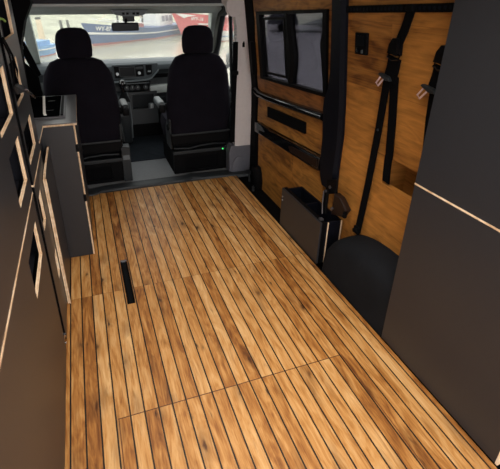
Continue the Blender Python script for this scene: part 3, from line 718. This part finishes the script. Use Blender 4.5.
# ------------------------------------------------------------------ roof shelf, header, windscreen
m = MB(); m.box(-.62, 1.30, 3.45, 3.47, 1.415, 1.95).box(-.62, 1.30, 3.47, 3.95, 1.415, 1.43)
struct(m.build('wall_front_header', 'dark_head'))
m = MB(); m.box(-.30, 1.14, 3.44, 3.475, 1.398, 1.418, .004); struct(m.build('trim_13', 'lgrey'))
m = MB(); rings = []
for i in range(13):
    x = -.42+i*(1.76/12); d = .012*(1-((x-.44)/.86)**2)
    rings.append([(x, 3.86+d, 1.335-d*.2), (x, 3.98, 1.322), (x, 4.03, 1.36), (x, 3.98, 1.43), (x, 3.80, 1.43), (x, 3.82, 1.37)])
m.loft(rings); struct(m.build('trim_14', 'header', None, True))
m = MB(); m.prism([(1.34, 4.0, 1.345), (1.46, 4.96, .70), (-.50, 4.96, .70), (-.44, 4.0, 1.345)], (0, .005, .005)); struct(m.build('window_3', 'wind'))
# sun visors? plain edges of the header carry the roof console
rcn = thing('roof_console', 'grey overhead console with small black buttons above the windscreen', 'console', (.44, 3.86, 1.33))
m = MB(); m.loft([[(.44+w_*c, y, 1.33+z_+ .0*c) for c, z_ in ((-1, .03), (-.8, -.005), (-.4, -.018), (.4, -.018), (.8, -.005), (1, .03))] for w_, y in ((.15, 3.80), (.16, 3.85), (.15, 3.95))]); m.build('shell', 'grey', rcn, True)
for dx in (-.055, -.022, .03, .063):
    m = MB(); m.box(.44+dx-.011, .44+dx+.011, 3.795, 3.80, 1.325, 1.342, .002); m.build('button', 'black', rcn)
m = MB(); m.box(.39, .49, 3.93, 3.96, 1.262, 1.315, .008); m.build('sensor_pod', 'dgrey', rcn)
mr = thing('rear_view_mirror', 'black rectangular rear-view mirror hanging at the windscreen top', 'mirror', (.40, 3.9, 1.22))
m = MB(); m.box(.287, .517, 3.885, 3.915, 1.190, 1.258, .014, 0, 3); m.build('housing', 'black', mr, True)
m = MB(); m.box(.297, .507, 3.881, 3.886, 1.199, 1.250); m.build('mirror_glass', 'screen', mr)
m = MB(); m.tube([(.41, 3.91, 1.25), (.42, 3.945, 1.29), (.43, 3.97, 1.325)], .012); m.build('stalk', 'black', mr, True)

# ------------------------------------------------------------------ dashboard
ds = thing('dashboard', 'grey and black van dashboard with infotainment screen under the windscreen', 'dashboard', (.44, 4.5, 0))
YD = 4.30
m = MB(); P = [(4.98, .70), (4.98, .80), (4.80, .835), (4.50, .86), (4.38, .855), (4.33, .83), (4.32, .785), (4.36, .775)]
m.prism([(-.43, y, z) for y, z in P], (1.78, 0, 0), .006); m.build('top_pad', 'padgrey', ds, True)
m = MB(); m.prism([(-.43, y, z) for y, z in [(4.36, .775), (4.40, .70), (4.36, .63), (4.34, .54), (4.40, .30), (4.50, .20), (4.98, .20), (4.98, .72), (4.6, .78)]], (1.78, 0, 0), .004); m.build('body', 'dgrey', ds, True)
m = MB(); m.prism([(.70, 4.395, .765), (1.33, 4.395, .765), (1.33, 4.395, .705), (.66, 4.395, .690)], (0, -.012, 0), .003); m.build('shelf_slot', 'rubber', ds)
m = MB(); m.prism([(.63, 4.39, .545), (1.33, 4.39, .56), (1.33, 4.39, .635), (.63, 4.39, .628)], (0, -.085, 0), .012); part_label(m.build('shelf_lip', 'lgrey', ds, True), 'pale grey shelf lip')
# binnacle
m = MB(); m.prism([(.275, 4.33, .85), (.73, 4.33, .852), (.73, 4.33, .775), (.665, 4.33, .712), (.60, 4.33, .697), (.28, 4.33, .70)], (0, -.03, 0), .008); bi = m.build('centre_fascia', 'padgrey', ds)
m = MB(); m.prism([(.293, 4.305, .836), (.585, 4.305, .838), (.585, 4.305, .728), (.298, 4.305, .722)], (0, -.012, 0), .006); inf = m.build('infotainment', 'black', ds)
m = MB(); m.box(.350, .492, 4.288, 4.294, .738, .822); m.build('screen', 'screen', inf)
for x in (.322, .535):
    m = MB(); m.cyl((x, 4.294, .765), (x, 4.272, .765), .014); m.build('knob', 'silver', inf, True)
m = MB(); m.box(.505, .575, 4.289, 4.294, .80, .825, .002); m.build('button_row', 'dgrey', inf)
m = MB(); m.box(.345, .500, 4.285, 4.2935, .822, .829).box(.345, .500, 4.285, 4.2935, .731, .738).box(.343, .350, 4.285, 4.2935, .731, .829).box(.492, .499, 4.285, 4.2935, .731, .829); m.build('screen_surround', 'dgrey', inf)
m = MB(); m.prism([(.603, 4.305, .838), (.668, 4.305, .838), (.664, 4.305, .748), (.63, 4.305, .735), (.606, 4.305, .742)], (0, -.01, 0), .005); vt = m.build('vent', 'black', ds)
m = MB(); m.box(.622, .652, 4.285, 4.296, .768, .782, .003); m.build('vent_tab', 'silver', vt)
m = MB(); m.loft([[(x, 4.285, z), (x, 4.275, z+.008), (x, 4.285, z+.016), (x, 4.31, z+.016), (x, 4.31, z)] for x, z in ((.28, .676), (.45, .680), (.60, .684), (.655, .70), (.69, .735), (.73, .775))]); part_label(m.build('curved_trim', 'grey', ds, True), 'lighter grey curved trim line')
# climate strip
m = MB(); m.prism([(.33, 4.34, .672), (.65, 4.34, .675), (.63, 4.34, .585), (.345, 4.34, .575)], (0, -.03, 0), .008); cl = m.build('climate_panel', 'black', ds)
for i, x in enumerate((.40, .455, .51, .59)):
    m = MB(); m.cyl((x, 4.312, .618), (x, 4.29, .618), .024, 18); m.cyl((x, 4.29, .618), (x, 4.286, .618), .016, 18, 0); kb = m.build('knob', 'dgrey', cl, True)
    m = MB(); m.box(x-.002, x+.002, 4.283, 4.287, .618, .634); part_label(m.build('pointer', 'lgrey', cl), 'pale pointer mark')
m = MB(); m.box(.36, .63, 4.306, 4.312, .655, .665, .002); m.build('button_row', 'grey', cl)
# lower cubby and console
m = MB(); m.cells([.40, .445, .672, .70], [.24, .40, .548, .575], {(1, 1)}, 4.29, 4.40, lambda x, z, y: (x, y, z), 0, 0); m.build('cubby_surround', 'dgrey', ds)
m = MB(); m.box(.445, .672, 4.38, 4.39, .40, .548); m.build('cubby_back', 'rubber', ds)
m = MB(); m.cyl((.635, 4.31, .40), (.635, 4.31, .445), .03, 16); m.build('cup_ring', 'silver', ds, True)
m = MB(); m.prism([(.28, 4.42, .60), (.28, 4.10, .52), (.28, 4.06, .40), (.28, 4.12, .10), (.28, 4.42, .05)], (.115, 0, 0), .02); part_label(m.build('console_tower', 'dgrey', ds, True), 'dark grey gear lever tower')
m = MB(); m.loft([[(.395+.02*s0, 4.42, z), (.41+.02*s0, 4.28, z), (.42+.02*s0, 4.28, z), (.43, 4.42, z)] for z, s0 in ((.10, 0), (.30, .3), (.50, 0), (.58, -1))]); m.build('console_side', 'grey', ds)
m = MB(); m.loft([[(.350+r*math.cos(a), 4.17+r*math.sin(a), z) for a in [2*PI*i/12 for i in range(12)]] for r, z in ((.06, .515), (.05, .545), (.028, .585), (.018, .61))]); gl_ = m.build('gear_gaiter', 'rubber', ds, True)
m = MB(); m.cyl((.350, 4.17, .60), (.350, 4.165, .66), .012).ball((.350, 4.165, .69), .034, 0, (1, 1, 1.25)); m.build('gear_knob', 'gloss', ds, True)
m = MB(); m.prism([(.74, 4.36, .50), (1.30, 4.36, .50), (1.30, 4.41, .24), (.74, 4.41, .24)], (0, -.02, 0), .01); gb = m.build('glovebox', 'dgrey', ds)
m = MB(); m.box(.84, .90, 4.325, 4.345, .44, .47, .004); m.build('glovebox_latch', 'black', gb)
# steering wheel stands beyond the left seat
swl = thing('steering_wheel', 'black steering wheel hidden mostly behind the left cab seat', 'steering wheel', (-.03, 4.22, .75))
m = MB(); C0 = Vector((-.03, 4.12, .74)); ax = Vector((0, -.75, .66)).normalized(); uu = Vector((1, 0, 0)); vv = ax.cross(uu)
m.loft([[C0+(uu*math.cos(a)+vv*math.sin(a))*(.185+.014*math.cos(b))+ax*.014*math.sin(b) for b in [2*PI*k/8 for k in range(8)]] for a in [2*PI*i/28 for i in range(29)]], False); m.build('rim', 'black', swl, True)
m = MB(); m.ball(C0-ax*.02, .065, 0, (1.1, .6, .8)); m.build('hub', 'dgrey', swl, True)
for a in (0, PI, -PI/2):
    d = uu*math.cos(a)+vv*math.sin(a); m = MB(); m.tube([C0-ax*.015+d*.05, C0+d*.18], .013); m.build('spoke', 'dgrey', swl, True)
m = MB(); m.cyl(C0-ax*.04, C0-ax*.26, .035); m.build('column', 'dgrey', swl, True)

# ------------------------------------------------------------------ cab seats
def oval(cxx, y0, y1, w0, z, n=20, e=.55):
    yc, ry = (y0+y1)/2, (y1-y0)/2
    return [(cxx+w0*math.copysign(abs(math.cos(a))**e, math.cos(a)), yc+ry*math.copysign(abs(math.sin(a))**e, math.sin(a)), z) for a in [2*PI*i/n for i in range(n)]]
def make_seat(c, inner, label):
    """c: centre line, inner: +1 if the armrest is on the right, -1 on the left"""
    r = thing('cab_chair', label, 'seat', (c, 3.65, 0), 'cab seats')
    m = MB(); rows = [(.375, .262, 3.415, 3.55), (.45, .282, 3.410, 3.56), (.56, .288, 3.405, 3.56), (.72, .278, 3.40, 3.55), (.86, .262, 3.40, 3.54), (.93, .245, 3.405, 3.53), (.98, .215, 3.415, 3.525), (1.015, .19, 3.43, 3.515), (1.038, .13, 3.445, 3.50)]
    m.loft([oval(c, y0, y1, w_, z) for z, w_, y0, y1 in rows]); m.build('backrest', 'seatfab', r, True, 60)
    m = MB(); rows = [(1.042, .112, 3.43, 3.50), (1.052, .124, 3.42, 3.51), (1.10, .130, 3.412, 3.52), (1.16, .129, 3.41, 3.52), (1.205, .120, 3.412, 3.515), (1.235, .102, 3.42, 3.51), (1.252, .070, 3.43, 3.50), (1.257, .03, 3.45, 3.48)]
    m.loft([oval(c, y0, y1, w_, z) for z, w_, y0, y1 in rows]); m.build('headrest', 'seatfab', r, True, 60)
    for s_ in (-1, 1):
        m = MB(); m.cyl((c+s_*.065, 3.465, 1.02), (c+s_*.065, 3.465, 1.06), .011); m.build('headrest_post', 'gloss', r, True)
    m = MB(); m.prism([(c-.265, 3.42, .27), (c+.265, 3.42, .27), (c+.275, 3.42, .375), (c-.275, 3.42, .375)], (0, .12, 0), .01); m.build('back_shell', 'black', r)
    m = MB(); m.box(c-.262, c+.262, 3.408, 3.425, .362, .378, .004); part_label(m.build('shell_trim', 'dgrey', r), 'grey line along the shell')
    m = MB(); m.loft([oval(c, 3.50, 4.02, .265, z, 20, .35) for z in (.28,)]+[oval(c, 3.49, 4.04, .275, .36, 20, .35), oval(c, 3.50, 4.02, .26, .44, 20, .35)]); m.build('cushion', 'seatfab', r, True, 60)
    m = MB(); m.box(c-.25, c+.25, 3.47, 3.95, .205, .28); m.build('slide_frame', 'rubber', r)
    m = MB(); m.tube([(c-.24, 3.455, .232), (c-.1, 3.45, .222), (c, 3.455, .238), (c+.12, 3.45, .246), (c+.24, 3.455, .236)], .008); m.build('adjuster_bar', 'dgrey', r, True)
    m = MB(); m.box(c-.258, c+.258, 3.412, 3.44, .185, .215, .005); m.build('base_rim', 'dgrey', r)
    m = MB(); m.cells([c-.255, c-.16, c+.16, c+.255], [.001, .03, .15, .186], {(1, 1)}, 3.42, 3.44, lambda x, z, y: (x, y, z), 0, 0); m.build('base_front', 'black', r)
    m = MB(); m.box(c-.255, c+.255, 3.44, 3.92, .001, .186); m.build('base_box', 'rubber', r)
    i = inner
    m = MB(); m.box(min(c+i*.30, c+i*.36), max(c+i*.30, c+i*.36), 3.44, 3.70, .60, .66, .02, 0, 3); ar = m.build('armrest', 'grey' if i < 0 else 'dgrey', r, True)
    m = MB(); m.box(min(c+i*.302, c+i*.358), max(c+i*.302, c+i*.358), 3.42, 3.445, .57, .64, .012); m.build('armrest_end', 'black', ar, True)
    m = MB(); m.cyl((c+i*.27, 3.50, .605), (c+i*.31, 3.50, .605), .03); m.build('armrest_pivot', 'black', ar, True)
    m = MB(); m.prism([(c+i*.262, 3.43, .24), (c+i*.262, 3.60, .24), (c+i*.262, 3.62, .40), (c+i*.262, 3.48, .54), (c+i*.262, 3.43, .50)], (i*.016, 0, 0), .005); m.build('side_cover', 'dgrey', r)
    m = MB(); m.cyl((c+i*.275, 3.5, .42), (c+i*.285, 3.5, .42), .026); m.build('recline_knob', 'black', r, True)
    m = MB(); m.box(c-.11, c+.11, 3.404, 3.42, .0, .02); 
    m.bm.free()
    return r
sR = make_seat(.925, -1, 'black cloth cab seat on the right beside the pale door post')
sL = make_seat(-.035, 1, 'black cloth cab seat on the left behind the kitchen worktop')
m = MB(); m.ball((1.125, 3.41, .20), .006); part_label(m.build('indicator_lamp', 'led', sR), 'green indicator light')
m = MB(); m.loft([[(.222, 3.40, z), (.292, 3.40, z), (.292, y1, z), (.222, y1, z)] for z, y1 in ((.002, 3.62), (.16, 3.62), (.24, 3.60), (.31, 3.50))])
hc = thing('handbrake_console', 'dark grey upright handbrake housing on the cab floor between the seats', 'handbrake', (.257, 3.5, 0))
m.build('housing', 'dgrey', hc)
m = MB(); m.tube([(.257, 3.52, .31), (.257, 3.60, .37), (.257, 3.75, .41)], [.016, .017, .02]); m.build('lever', 'black', hc, True)
m = MB(); m.prism([(.228, 3.399, .20), (.286, 3.399, .20), (.280, 3.42, .318), (.235, 3.42, .318)], (0, -.006, .002)); part_label(m.build('top_plate', 'grey', hc), 'lighter grey top plate')

# ------------------------------------------------------------------ outside
ZG = -.55; ZW = -3.5
m = MB(); m.prism([(x, y, ZG) for x, y in ((-20, -8), (70, -8), (70, 150), (60, 150), (31, 62), (9, 25), (3.2, 7), (-20, 7))], (0, 0, -4)); struct(m.build('ground', 'quay'))
m = MB(); m.prism([(x, y, ZW) for x, y in ((-60, 6), (90, 6), (90, 220), (-60, 220))], (0, 0, -.3)); struct(m.build('water', 'water'))
m = MB(); m.loft([[(x, 62+k(x), ZW-.2), (x, 70+k(x), -2.6), (x, 78+k(x), -1.7), (x, 79+k(x), -.9), (x, 130, -.8), (x, 130, ZW-.2)] for k in (lambda x: 6*math.sin(x*.1)+.25*x,) for x in (-60, -40, -25, -15, -8, -4, 0, 5, 12, 20, 30, 45, 70)]); struct(m.build('bank', 'bank'))
m = MB(); m.prism([(x, y, -.75) for x, y in ((-60, 82), (-10, 84), (20, 95), (70, 110), (70, 128), (-60, 128))], (0, 0, .1)); struct(m.build('promenade', 'sett'))
m = MB(); m.prism([(x, y, -.7) for x, y in ((-60, 98), (-5, 99), (30, 106), (30, 110), (-60, 104))], (0, 0, 1.0)); tag(m.build('hedge', 'hedge'), 'far pale green hedge along the opposite quay', 'hedge')
m = MB()
for z in (-.05, .35):
    m.tube([(-40, 85, z), (-10, 86, z), (15, 95, z)], .07, 6)
for i in range(20): m.cyl((-40+i*2.7, 85+max(0, (i-11))*.95, -.9), (-40+i*2.7, 85+max(0, (i-11))*.95, .4), .07, 6)
tag(m.build('quay_railing', 'white'), 'white railing along the far quay beyond the water', 'railing')
def house(x, y, w, d, h, label, wallm='wallpale', roofm='roofred', name='house'):
    r = thing(name, label, 'building', (x, y, -.7))
    q = MB(); q.box(x-w/2, x+w/2, y, y+d, -.7, h); q.build('walls', wallm, r)
    q = MB(); q.prism([(x-w/2-.3, y-.3, h), (x-w/2-.3, y+d+.3, h), (x-w/2-.3, y+d/2, h+2.4)], (w+.6, 0, 0)); q.build('roof', roofm, r)
    for j in range(int(w//3)):
        xx = x-w/2+1.5+j*3
        q = MB(); q.box(xx-.5, xx+.5, y-.05, y+.02, .8, 2.2); q.build('window', 'quay', r)
house(-16, 112, 12, 8, 4.5, 'pale far house with red roof left beyond the water')
house(2, 116, 14, 8, 4.2, 'long pale far house in the middle beyond the water')
house(24, 118, 13, 8, 4.8, 'pale far house right behind the fishing boats')
house(44, 122, 14, 8, 4.4, 'rightmost pale far house seen past the right pillar')

def boat(name, label, bow, ang, L, B, hull, hb, hm, stripe, zst, group=None):
    """bow point at the waterline, heading away from ang; returns the root and a frame"""
    r = thing(name, label, 'boat', (bow[0], bow[1], ZW), group)
    c, s_ = math.cos(ang), math.sin(ang)
    def T(l, w_, z): return (bow[0]+c*l-s_*w_, bow[1]+s_*l+c*w_, ZW+z)
    prof = lambda t: min(1, (1-(1-min(t/.42, 1))**2.0)) * (1 if t < .8 else 1-.25*((t-.8)/.2)**2)
    sheer = lambda t: hm+(hb-hm)*(max(0, 1-t/.55))**1.7
    st = [0, .02, .05, .09, .14, .2, .28, .38, .5, .65, .8, .92, 1]
    def half(t, zf):   # half-breadth at height fraction
        fl = .55+.45*zf if t < .5 else .85+.15*zf
        return max(.03, B/2*prof(t)*(.25+.75*fl if t < .15 else fl))
    def rake(t, zf): return -1.3*zf*(max(0, 1-t/.2))*hb/2.2
    def band(nm, f0, f1, mat, grow=0.0, par=r):
        q = MB(); rings = []
        for t in st:
            h0, h1 = f0*sheer(t), f1*sheer(t)
            rings.append([T(t*L+rake(t, f0), -half(t, f0)-grow, h0), T(t*L+rake(t, f1), -half(t, f1)-grow, h1), T(t*L+rake(t, f1), half(t, f1)+grow, h1), T(t*L+rake(t, f0), half(t, f0)+grow, h0)])
        q.loft(rings); return q.build(nm, mat, par, True, 40)
    band('boot_top', -.15, .10, 'redboot', .01)
    h = band('hull', .09, 1.0, hull)
    if stripe: band('rubbing_strake', zst, zst+.09, stripe, .09)
    return r, T, half, sheer, rake
def letters(txt, mat, parent, origin, right, up, size, name='registration_number'):
    cu = bpy.data.curves.new('lettering', 'FONT'); cu.body = txt; cu.size = size; cu.extrude = .01; cu.offset = .012*size
    tmp = bpy.data.objects.new('lettering', cu); COL.objects.link(tmp)
    bpy.context.view_layer.update()
    me = bpy.data.meshes.new_from_object(tmp.evaluated_get(bpy.context.evaluated_depsgraph_get()))
    bpy.data.objects.remove(tmp)
    R_ = Vector(right).normalized(); U = Vector(up).normalized(); N = R_.cross(U)
    mm = Matrix((R_, U, N)).transposed().to_4x4(); mm.translation = Vector(origin)-root_of(parent)
    me.transform(mm); me.materials.clear(); me.materials.append(M[mat])
    o = bpy.data.objects.new(name, me); COL.objects.link(o); o.parent = parent; return o

# blue trawler
A1 = math.atan2(12.2, 10.7)
bb, T, half, sheer, rake = boat('fishing_boat', 'blue fishing boat with white stripe seen through the windscreen between the seats', (1.36, 45.9), A1, 17, 4.6, 'navyhull', 2.25, 1.25, 'white', .52)
def side(Tt, hf, rk, sh, L, t, zf, out=.05):
    return Vector(Tt(t*L+rk(t, zf), -hf(t, zf)-out, zf*sh(t)))
p0 = side(T, half, rake, sheer, 17, .045, .70, .10); p1 = side(T, half, rake, sheer, 17, .24, .70, .10); pu = side(T, half, rake, sheer, 17, .15, .95, .10)-side(T, half, rake, sheer, 17, .15, .72, .10)
letters('WY-87', 'white', bb, p0, p1-p0, pu, .62)
q = MB(); q.loft([[T(l, -w_, z), T(l, w_, z), T(l, w_*.9, z+1.7), T(l, -w_*.9, z+1.7)] for l, w_, z in ((10.5, 1.2, 1.0), (11, 1.4, 1.0), (14, 1.4, 1.0))]); wh = q.build('wheelhouse', 'white', bb)
for l in (11.4, 12.3, 13.2):
    q = MB(); q.prism([T(l, -1.42, 1.75), T(l+.6, -1.42, 1.75), T(l+.6, -1.38, 2.35), T(l, -1.38, 2.35)], Vector(T(0, -.03, 0))-Vector(T(0, 0, 0))); q.build('window', 'quay', wh)
for l, hgt in ((4.5, 5.5), (9.3, 6.0), (15.5, 4.0)):
    q = MB(); q.cyl(T(l, 0, 1.0), T(l, 0, hgt), .11, 8); q.build('mast', 'timber', bb, True)
q = MB(); q.tube([T(9.3, 0, 2.2), T(6.5, 0, 3.4)], .08); q.tube([T(9.3, 0, 5.6), T(1, 0, 2.2)], .03); q.build('boom', 'cream', bb, True)
q = MB()
for sg in (-1, 1): q.tube([T(l, sg*half(l/17, 1)*.95, sheer(l/17)+.45) for l in (1, 3, 6, 9, 12, 15)], .04, 6)
q.build('bulwark_rail', 'white', bb, True)
for l, mt_ in ((6.8, 'cream'), (7.8, 'redboot'), (3.0, 'white')):
    q = MB(); a0 = Vector(T(l, -.4, .9)); q.prism([T(l, -.6, 1.0), T(l+.8, -.6, 1.0), T(l+.8, .6, 1.0), T(l, .6, 1.0)], (0, 0, .75)); q.build('deck_box', mt_, bb)
# red trawler
A2 = math.atan2(.50, .85)
rb_, T2, half2, sheer2, rake2 = boat('fishing_boat', 'red fishing boat with white lettering above the right headrest', (12.4, 53.7), A2, 16, 4.6, 'redhull', 2.9, 1.9, None, .5)
p0 = side(T2, half2, rake2, sheer2, 16, .085, .70, .12); p1 = side(T2, half2, rake2, sheer2, 16, .32, .68, .12); pu = side(T2, half2, rake2, sheer2, 16, .2, .95, .12)-side(T2, half2, rake2, sheer2, 16, .2, .72, .12)
letters('WY-16', 'white', rb_, p0, p1-p0, pu, .62)
q0 = [side(T2, half2, rake2, sheer2, 16, t, z, .10) for t, z in ((.012, .93), (.12, .93), (.075, .84), (.05, .76), (.035, .84))]
q = MB(); q.prism(q0, (.02, -.03, 0)); part_label(q.build('bow_flash', 'white', rb_), 'white bow flash')
q0 = [side(T2, half2, rake2, sheer2, 16, t, z, .08) for t, z in ((.13, .50), (.5, .50), (.5, .57), (.13, .57))]
q = MB(); q.prism(q0, (.02, -.03, 0)); part_label(q.build('side_stripe', 'white', rb_), 'short white stripe')
q = MB(); q.loft([[T2(l, -w_, 1.5), T2(l, w_, 1.5), T2(l, w_*.9, 3.6), T2(l, -w_*.9, 3.6)] for l, w_ in ((8, 1.2), (8.5, 1.5), (12, 1.5))]); q.build('wheelhouse', 'white', rb_)
for l, hgt in ((4, 6), (13, 6)):
    q = MB(); q.cyl(T2(l, 0, 1.6), T2(l, 0, hgt), .1, 8); q.build('mast', 'white', rb_, True)
q = MB()
for sg in (-1, 1): q.tube([T2(l, sg*half2(l/16, 1)*.95, sheer2(l/16)+.5) for l in (.5, 3, 6, 9, 12, 15)], .04, 6)
q.build('bulwark_rail', 'white', rb_, True)
# little light-blue boat on the left
sbt, T3, half3, sheer3, rake3 = boat('small_boat', 'small pale blue boat moored at far left behind the windscreen', (-4.35, 38.0), math.radians(62), 3.9, 1.8, 'skyhull', 1.0, .85, 'white', .62)
q = MB(); q.prism([T3(1.2, -.6, .8), T3(3.2, -.6, .8), T3(3.2, .6, .8), T3(1.2, .6, .8)], (0, 0, .42)); q.build('cabin', 'skyhull', sbt)
# blue-and-white boat seen through the right cab window
vbt, T4, half4, sheer4, rake4 = boat('small_boat', 'white boat with blue band seen through the right cab window', (14.4, 46.0), math.radians(35), 4.6, 2.0, 'white', 1.3, 1.0, 'skyhull', .45)
q = MB(); q.prism([T4(1.8, -.6, .9), T4(3.4, -.6, .9), T4(3.4, .6, .9), T4(1.8, .6, .9)], (0, 0, .8)); q.build('cabin', 'redhull', vbt)
def post(x, y, h, rad, mat, label, name='mooring_post', cap=None):
    r = thing(name, label, 'post', (x, y, ZW)); q = MB(); q.tube([(x, y, ZW-.3), (x-.03, y, ZW+h*.5), (x-.10, y, ZW+h)], [rad*1.2, rad, rad*.8], 10); q.build('shaft', mat, r, True)
    q = MB(); q.cyl((x-.10, y, ZW+h), (x-.11, y, ZW+h+.2), rad*.85, 10); q.build('cap', cap or mat, r, True)
post(-3.25, 46.0, 2.55, .30, 'cream', 'cream mooring post rising behind the small blue boat', cap='timber')
post(-.85, 58.0, 1.6, .20, 'timber', 'dark timber mooring post left of the left headrest, nearer one')
post(-1.7, 59.5, 1.5, .20, 'timber', 'dark timber mooring post left of the left headrest, farther one')
post(12.9, 62.5, 1.9, .30, 'timber', 'thick dark timber post in the gap between the blue and red boats')
# dark low shed out on the quay, seen through the sliding door's window
sh_ = thing('parked_van', 'dark parked van out on the quay behind the sliding door window', 'van', (13.0, 22.5, ZG))
def vehicle(r, cx_, cy_, ang, L, col):
    c, s_ = math.cos(ang), math.sin(ang)
    V_ = lambda l, w_, z: (cx_+c*l-s_*w_, cy_+s_*l+c*w_, ZG+z)
    out = [(-L/2, .4), (-L/2+.05, 1.9), (L/2-1.7, 1.9), (L/2-.9, 1.1), (L/2-.05, .95), (L/2, .4)]
    q = MB(); q.prism([V_(l, -.9, z) for l, z in out], Vector(V_(0, 1.8, 0))-Vector(V_(0, 0, 0)), .06); q.build('body', col, r)
    q = MB(); q.prism([V_(l, -.92, z) for l, z in ((-L/2+.4, 1.15), (-L/2+.4, 1.7), (L/2-1.8, 1.7), (L/2-1.25, 1.15))], Vector(V_(0, .02, 0))-Vector(V_(0, 0, 0))); q.build('side_window', 'gloss', r)
    for l in (-L/2+.9, L/2-.9):
        for w_ in (-.88, .68):
            q = MB(); q.cyl(V_(l, w_, .34), V_(l, w_+.2, .34), .34, 18); q.build('wheel', 'rubber', r, True)
vehicle(sh_, 13.0, 22.5, math.radians(-35), 5.2, 'darkcar')
sh2 = thing('parked_van', 'second dark parked van on the quay, right in the sliding door window', 'van', (17.5, 24.0, ZG))
vehicle(sh2, 17.0, 25.0, math.radians(-35), 5.2, 'darkcar')

# ------------------------------------------------------------------ light
wd = bpy.data.worlds.new('overcast'); SC.world = wd; wd.use_nodes = True
nt = wd.node_tree; bg = nt.nodes['Background']
tc = nt.nodes.new('ShaderNodeTexCoord'); sp_ = nt.nodes.new('ShaderNodeSeparateXYZ'); nt.links.new(tc.outputs['Generated'], sp_.inputs[0])
rp = nt.nodes.new('ShaderNodeValToRGB'); nt.links.new(sp_.outputs[2], rp.inputs[0])
rp.color_ramp.elements[0].position = 0; rp.color_ramp.elements[0].color = (1, .985, .95, 1)
rp.color_ramp.elements[1].position = .8; rp.color_ramp.elements[1].color = (.92, .94, .96, 1)
nt.links.new(rp.outputs[0], bg.inputs[0]); bg.inputs[1].default_value = 3.3

def area(name, loc, target, sx, sy, power, col=(1, 1, 1), spread=PI):
    l = bpy.data.lights.new(name, 'AREA'); l.shape = 'RECTANGLE'; l.size = sx; l.size_y = sy; l.energy = power; l.color = col; l.spread = spread
    o = bpy.data.objects.new(name, l); COL.objects.link(o); o.location = loc
    o.rotation_euler = (Vector(target)-Vector(loc)).to_track_quat('-Z', 'Y').to_euler(); return o
area('rear_fill', (.45, -.40, 1.35), (.45, 2.5, .3), 1.4, 1.0, 12, (1, .98, .95))  # added fill lamp, boosts the daylight from the open rear
area('ceiling_fill', (.45, .9, 1.93), (.45, .9, 0), .9, .5, 13, (1, .93, .84), 1.9)  # unseen overhead fill lamp, added to brighten the near floor
area('ceiling_fill', (.45, 2.3, 1.93), (.45, 2.3, 0), .9, .4, 4, (1, .93, .84), 1.9)  # second added overhead fill, weaker, above the far floor



# ------------------------------------------------------------------ camera
cam = bpy.data.cameras.new('camera'); co = bpy.data.objects.new('camera', cam); COL.objects.link(co)
SC.camera = co
cam.sensor_fit = 'HORIZONTAL'; cam.sensor_width = 36; cam.lens = 414/500*36
cam.shift_x = (250-227)/500; cam.shift_y = -(234.5-188)/500
Rm = Matrix(((0.947, 0.133, -0.293), (-0.322, 0.407, -0.855), (0.005, 0.904, 0.428)))
fw = Vector((.293, .855, -.428)).normalized(); rt = Vector((.947, -.322, .005)); rt = (rt-fw*rt.dot(fw)).normalized(); up = rt.cross(fw)
mw = Matrix((rt, up, -fw)).transposed().to_4x4(); mw.translation = (0, 0, 1.5); co.matrix_world = mw
cam.clip_start = .05; cam.clip_end = 500
cam.dof.use_dof = True; cam.dof.focus_distance = 2.4; cam.dof.aperture_fstop = 5.6

vs_ = SC.view_settings; vs_.view_transform = 'Standard'; vs_.look = 'None'; vs_.gamma = 1; vs_.use_curve_mapping = False
vs_.exposure = 0.0
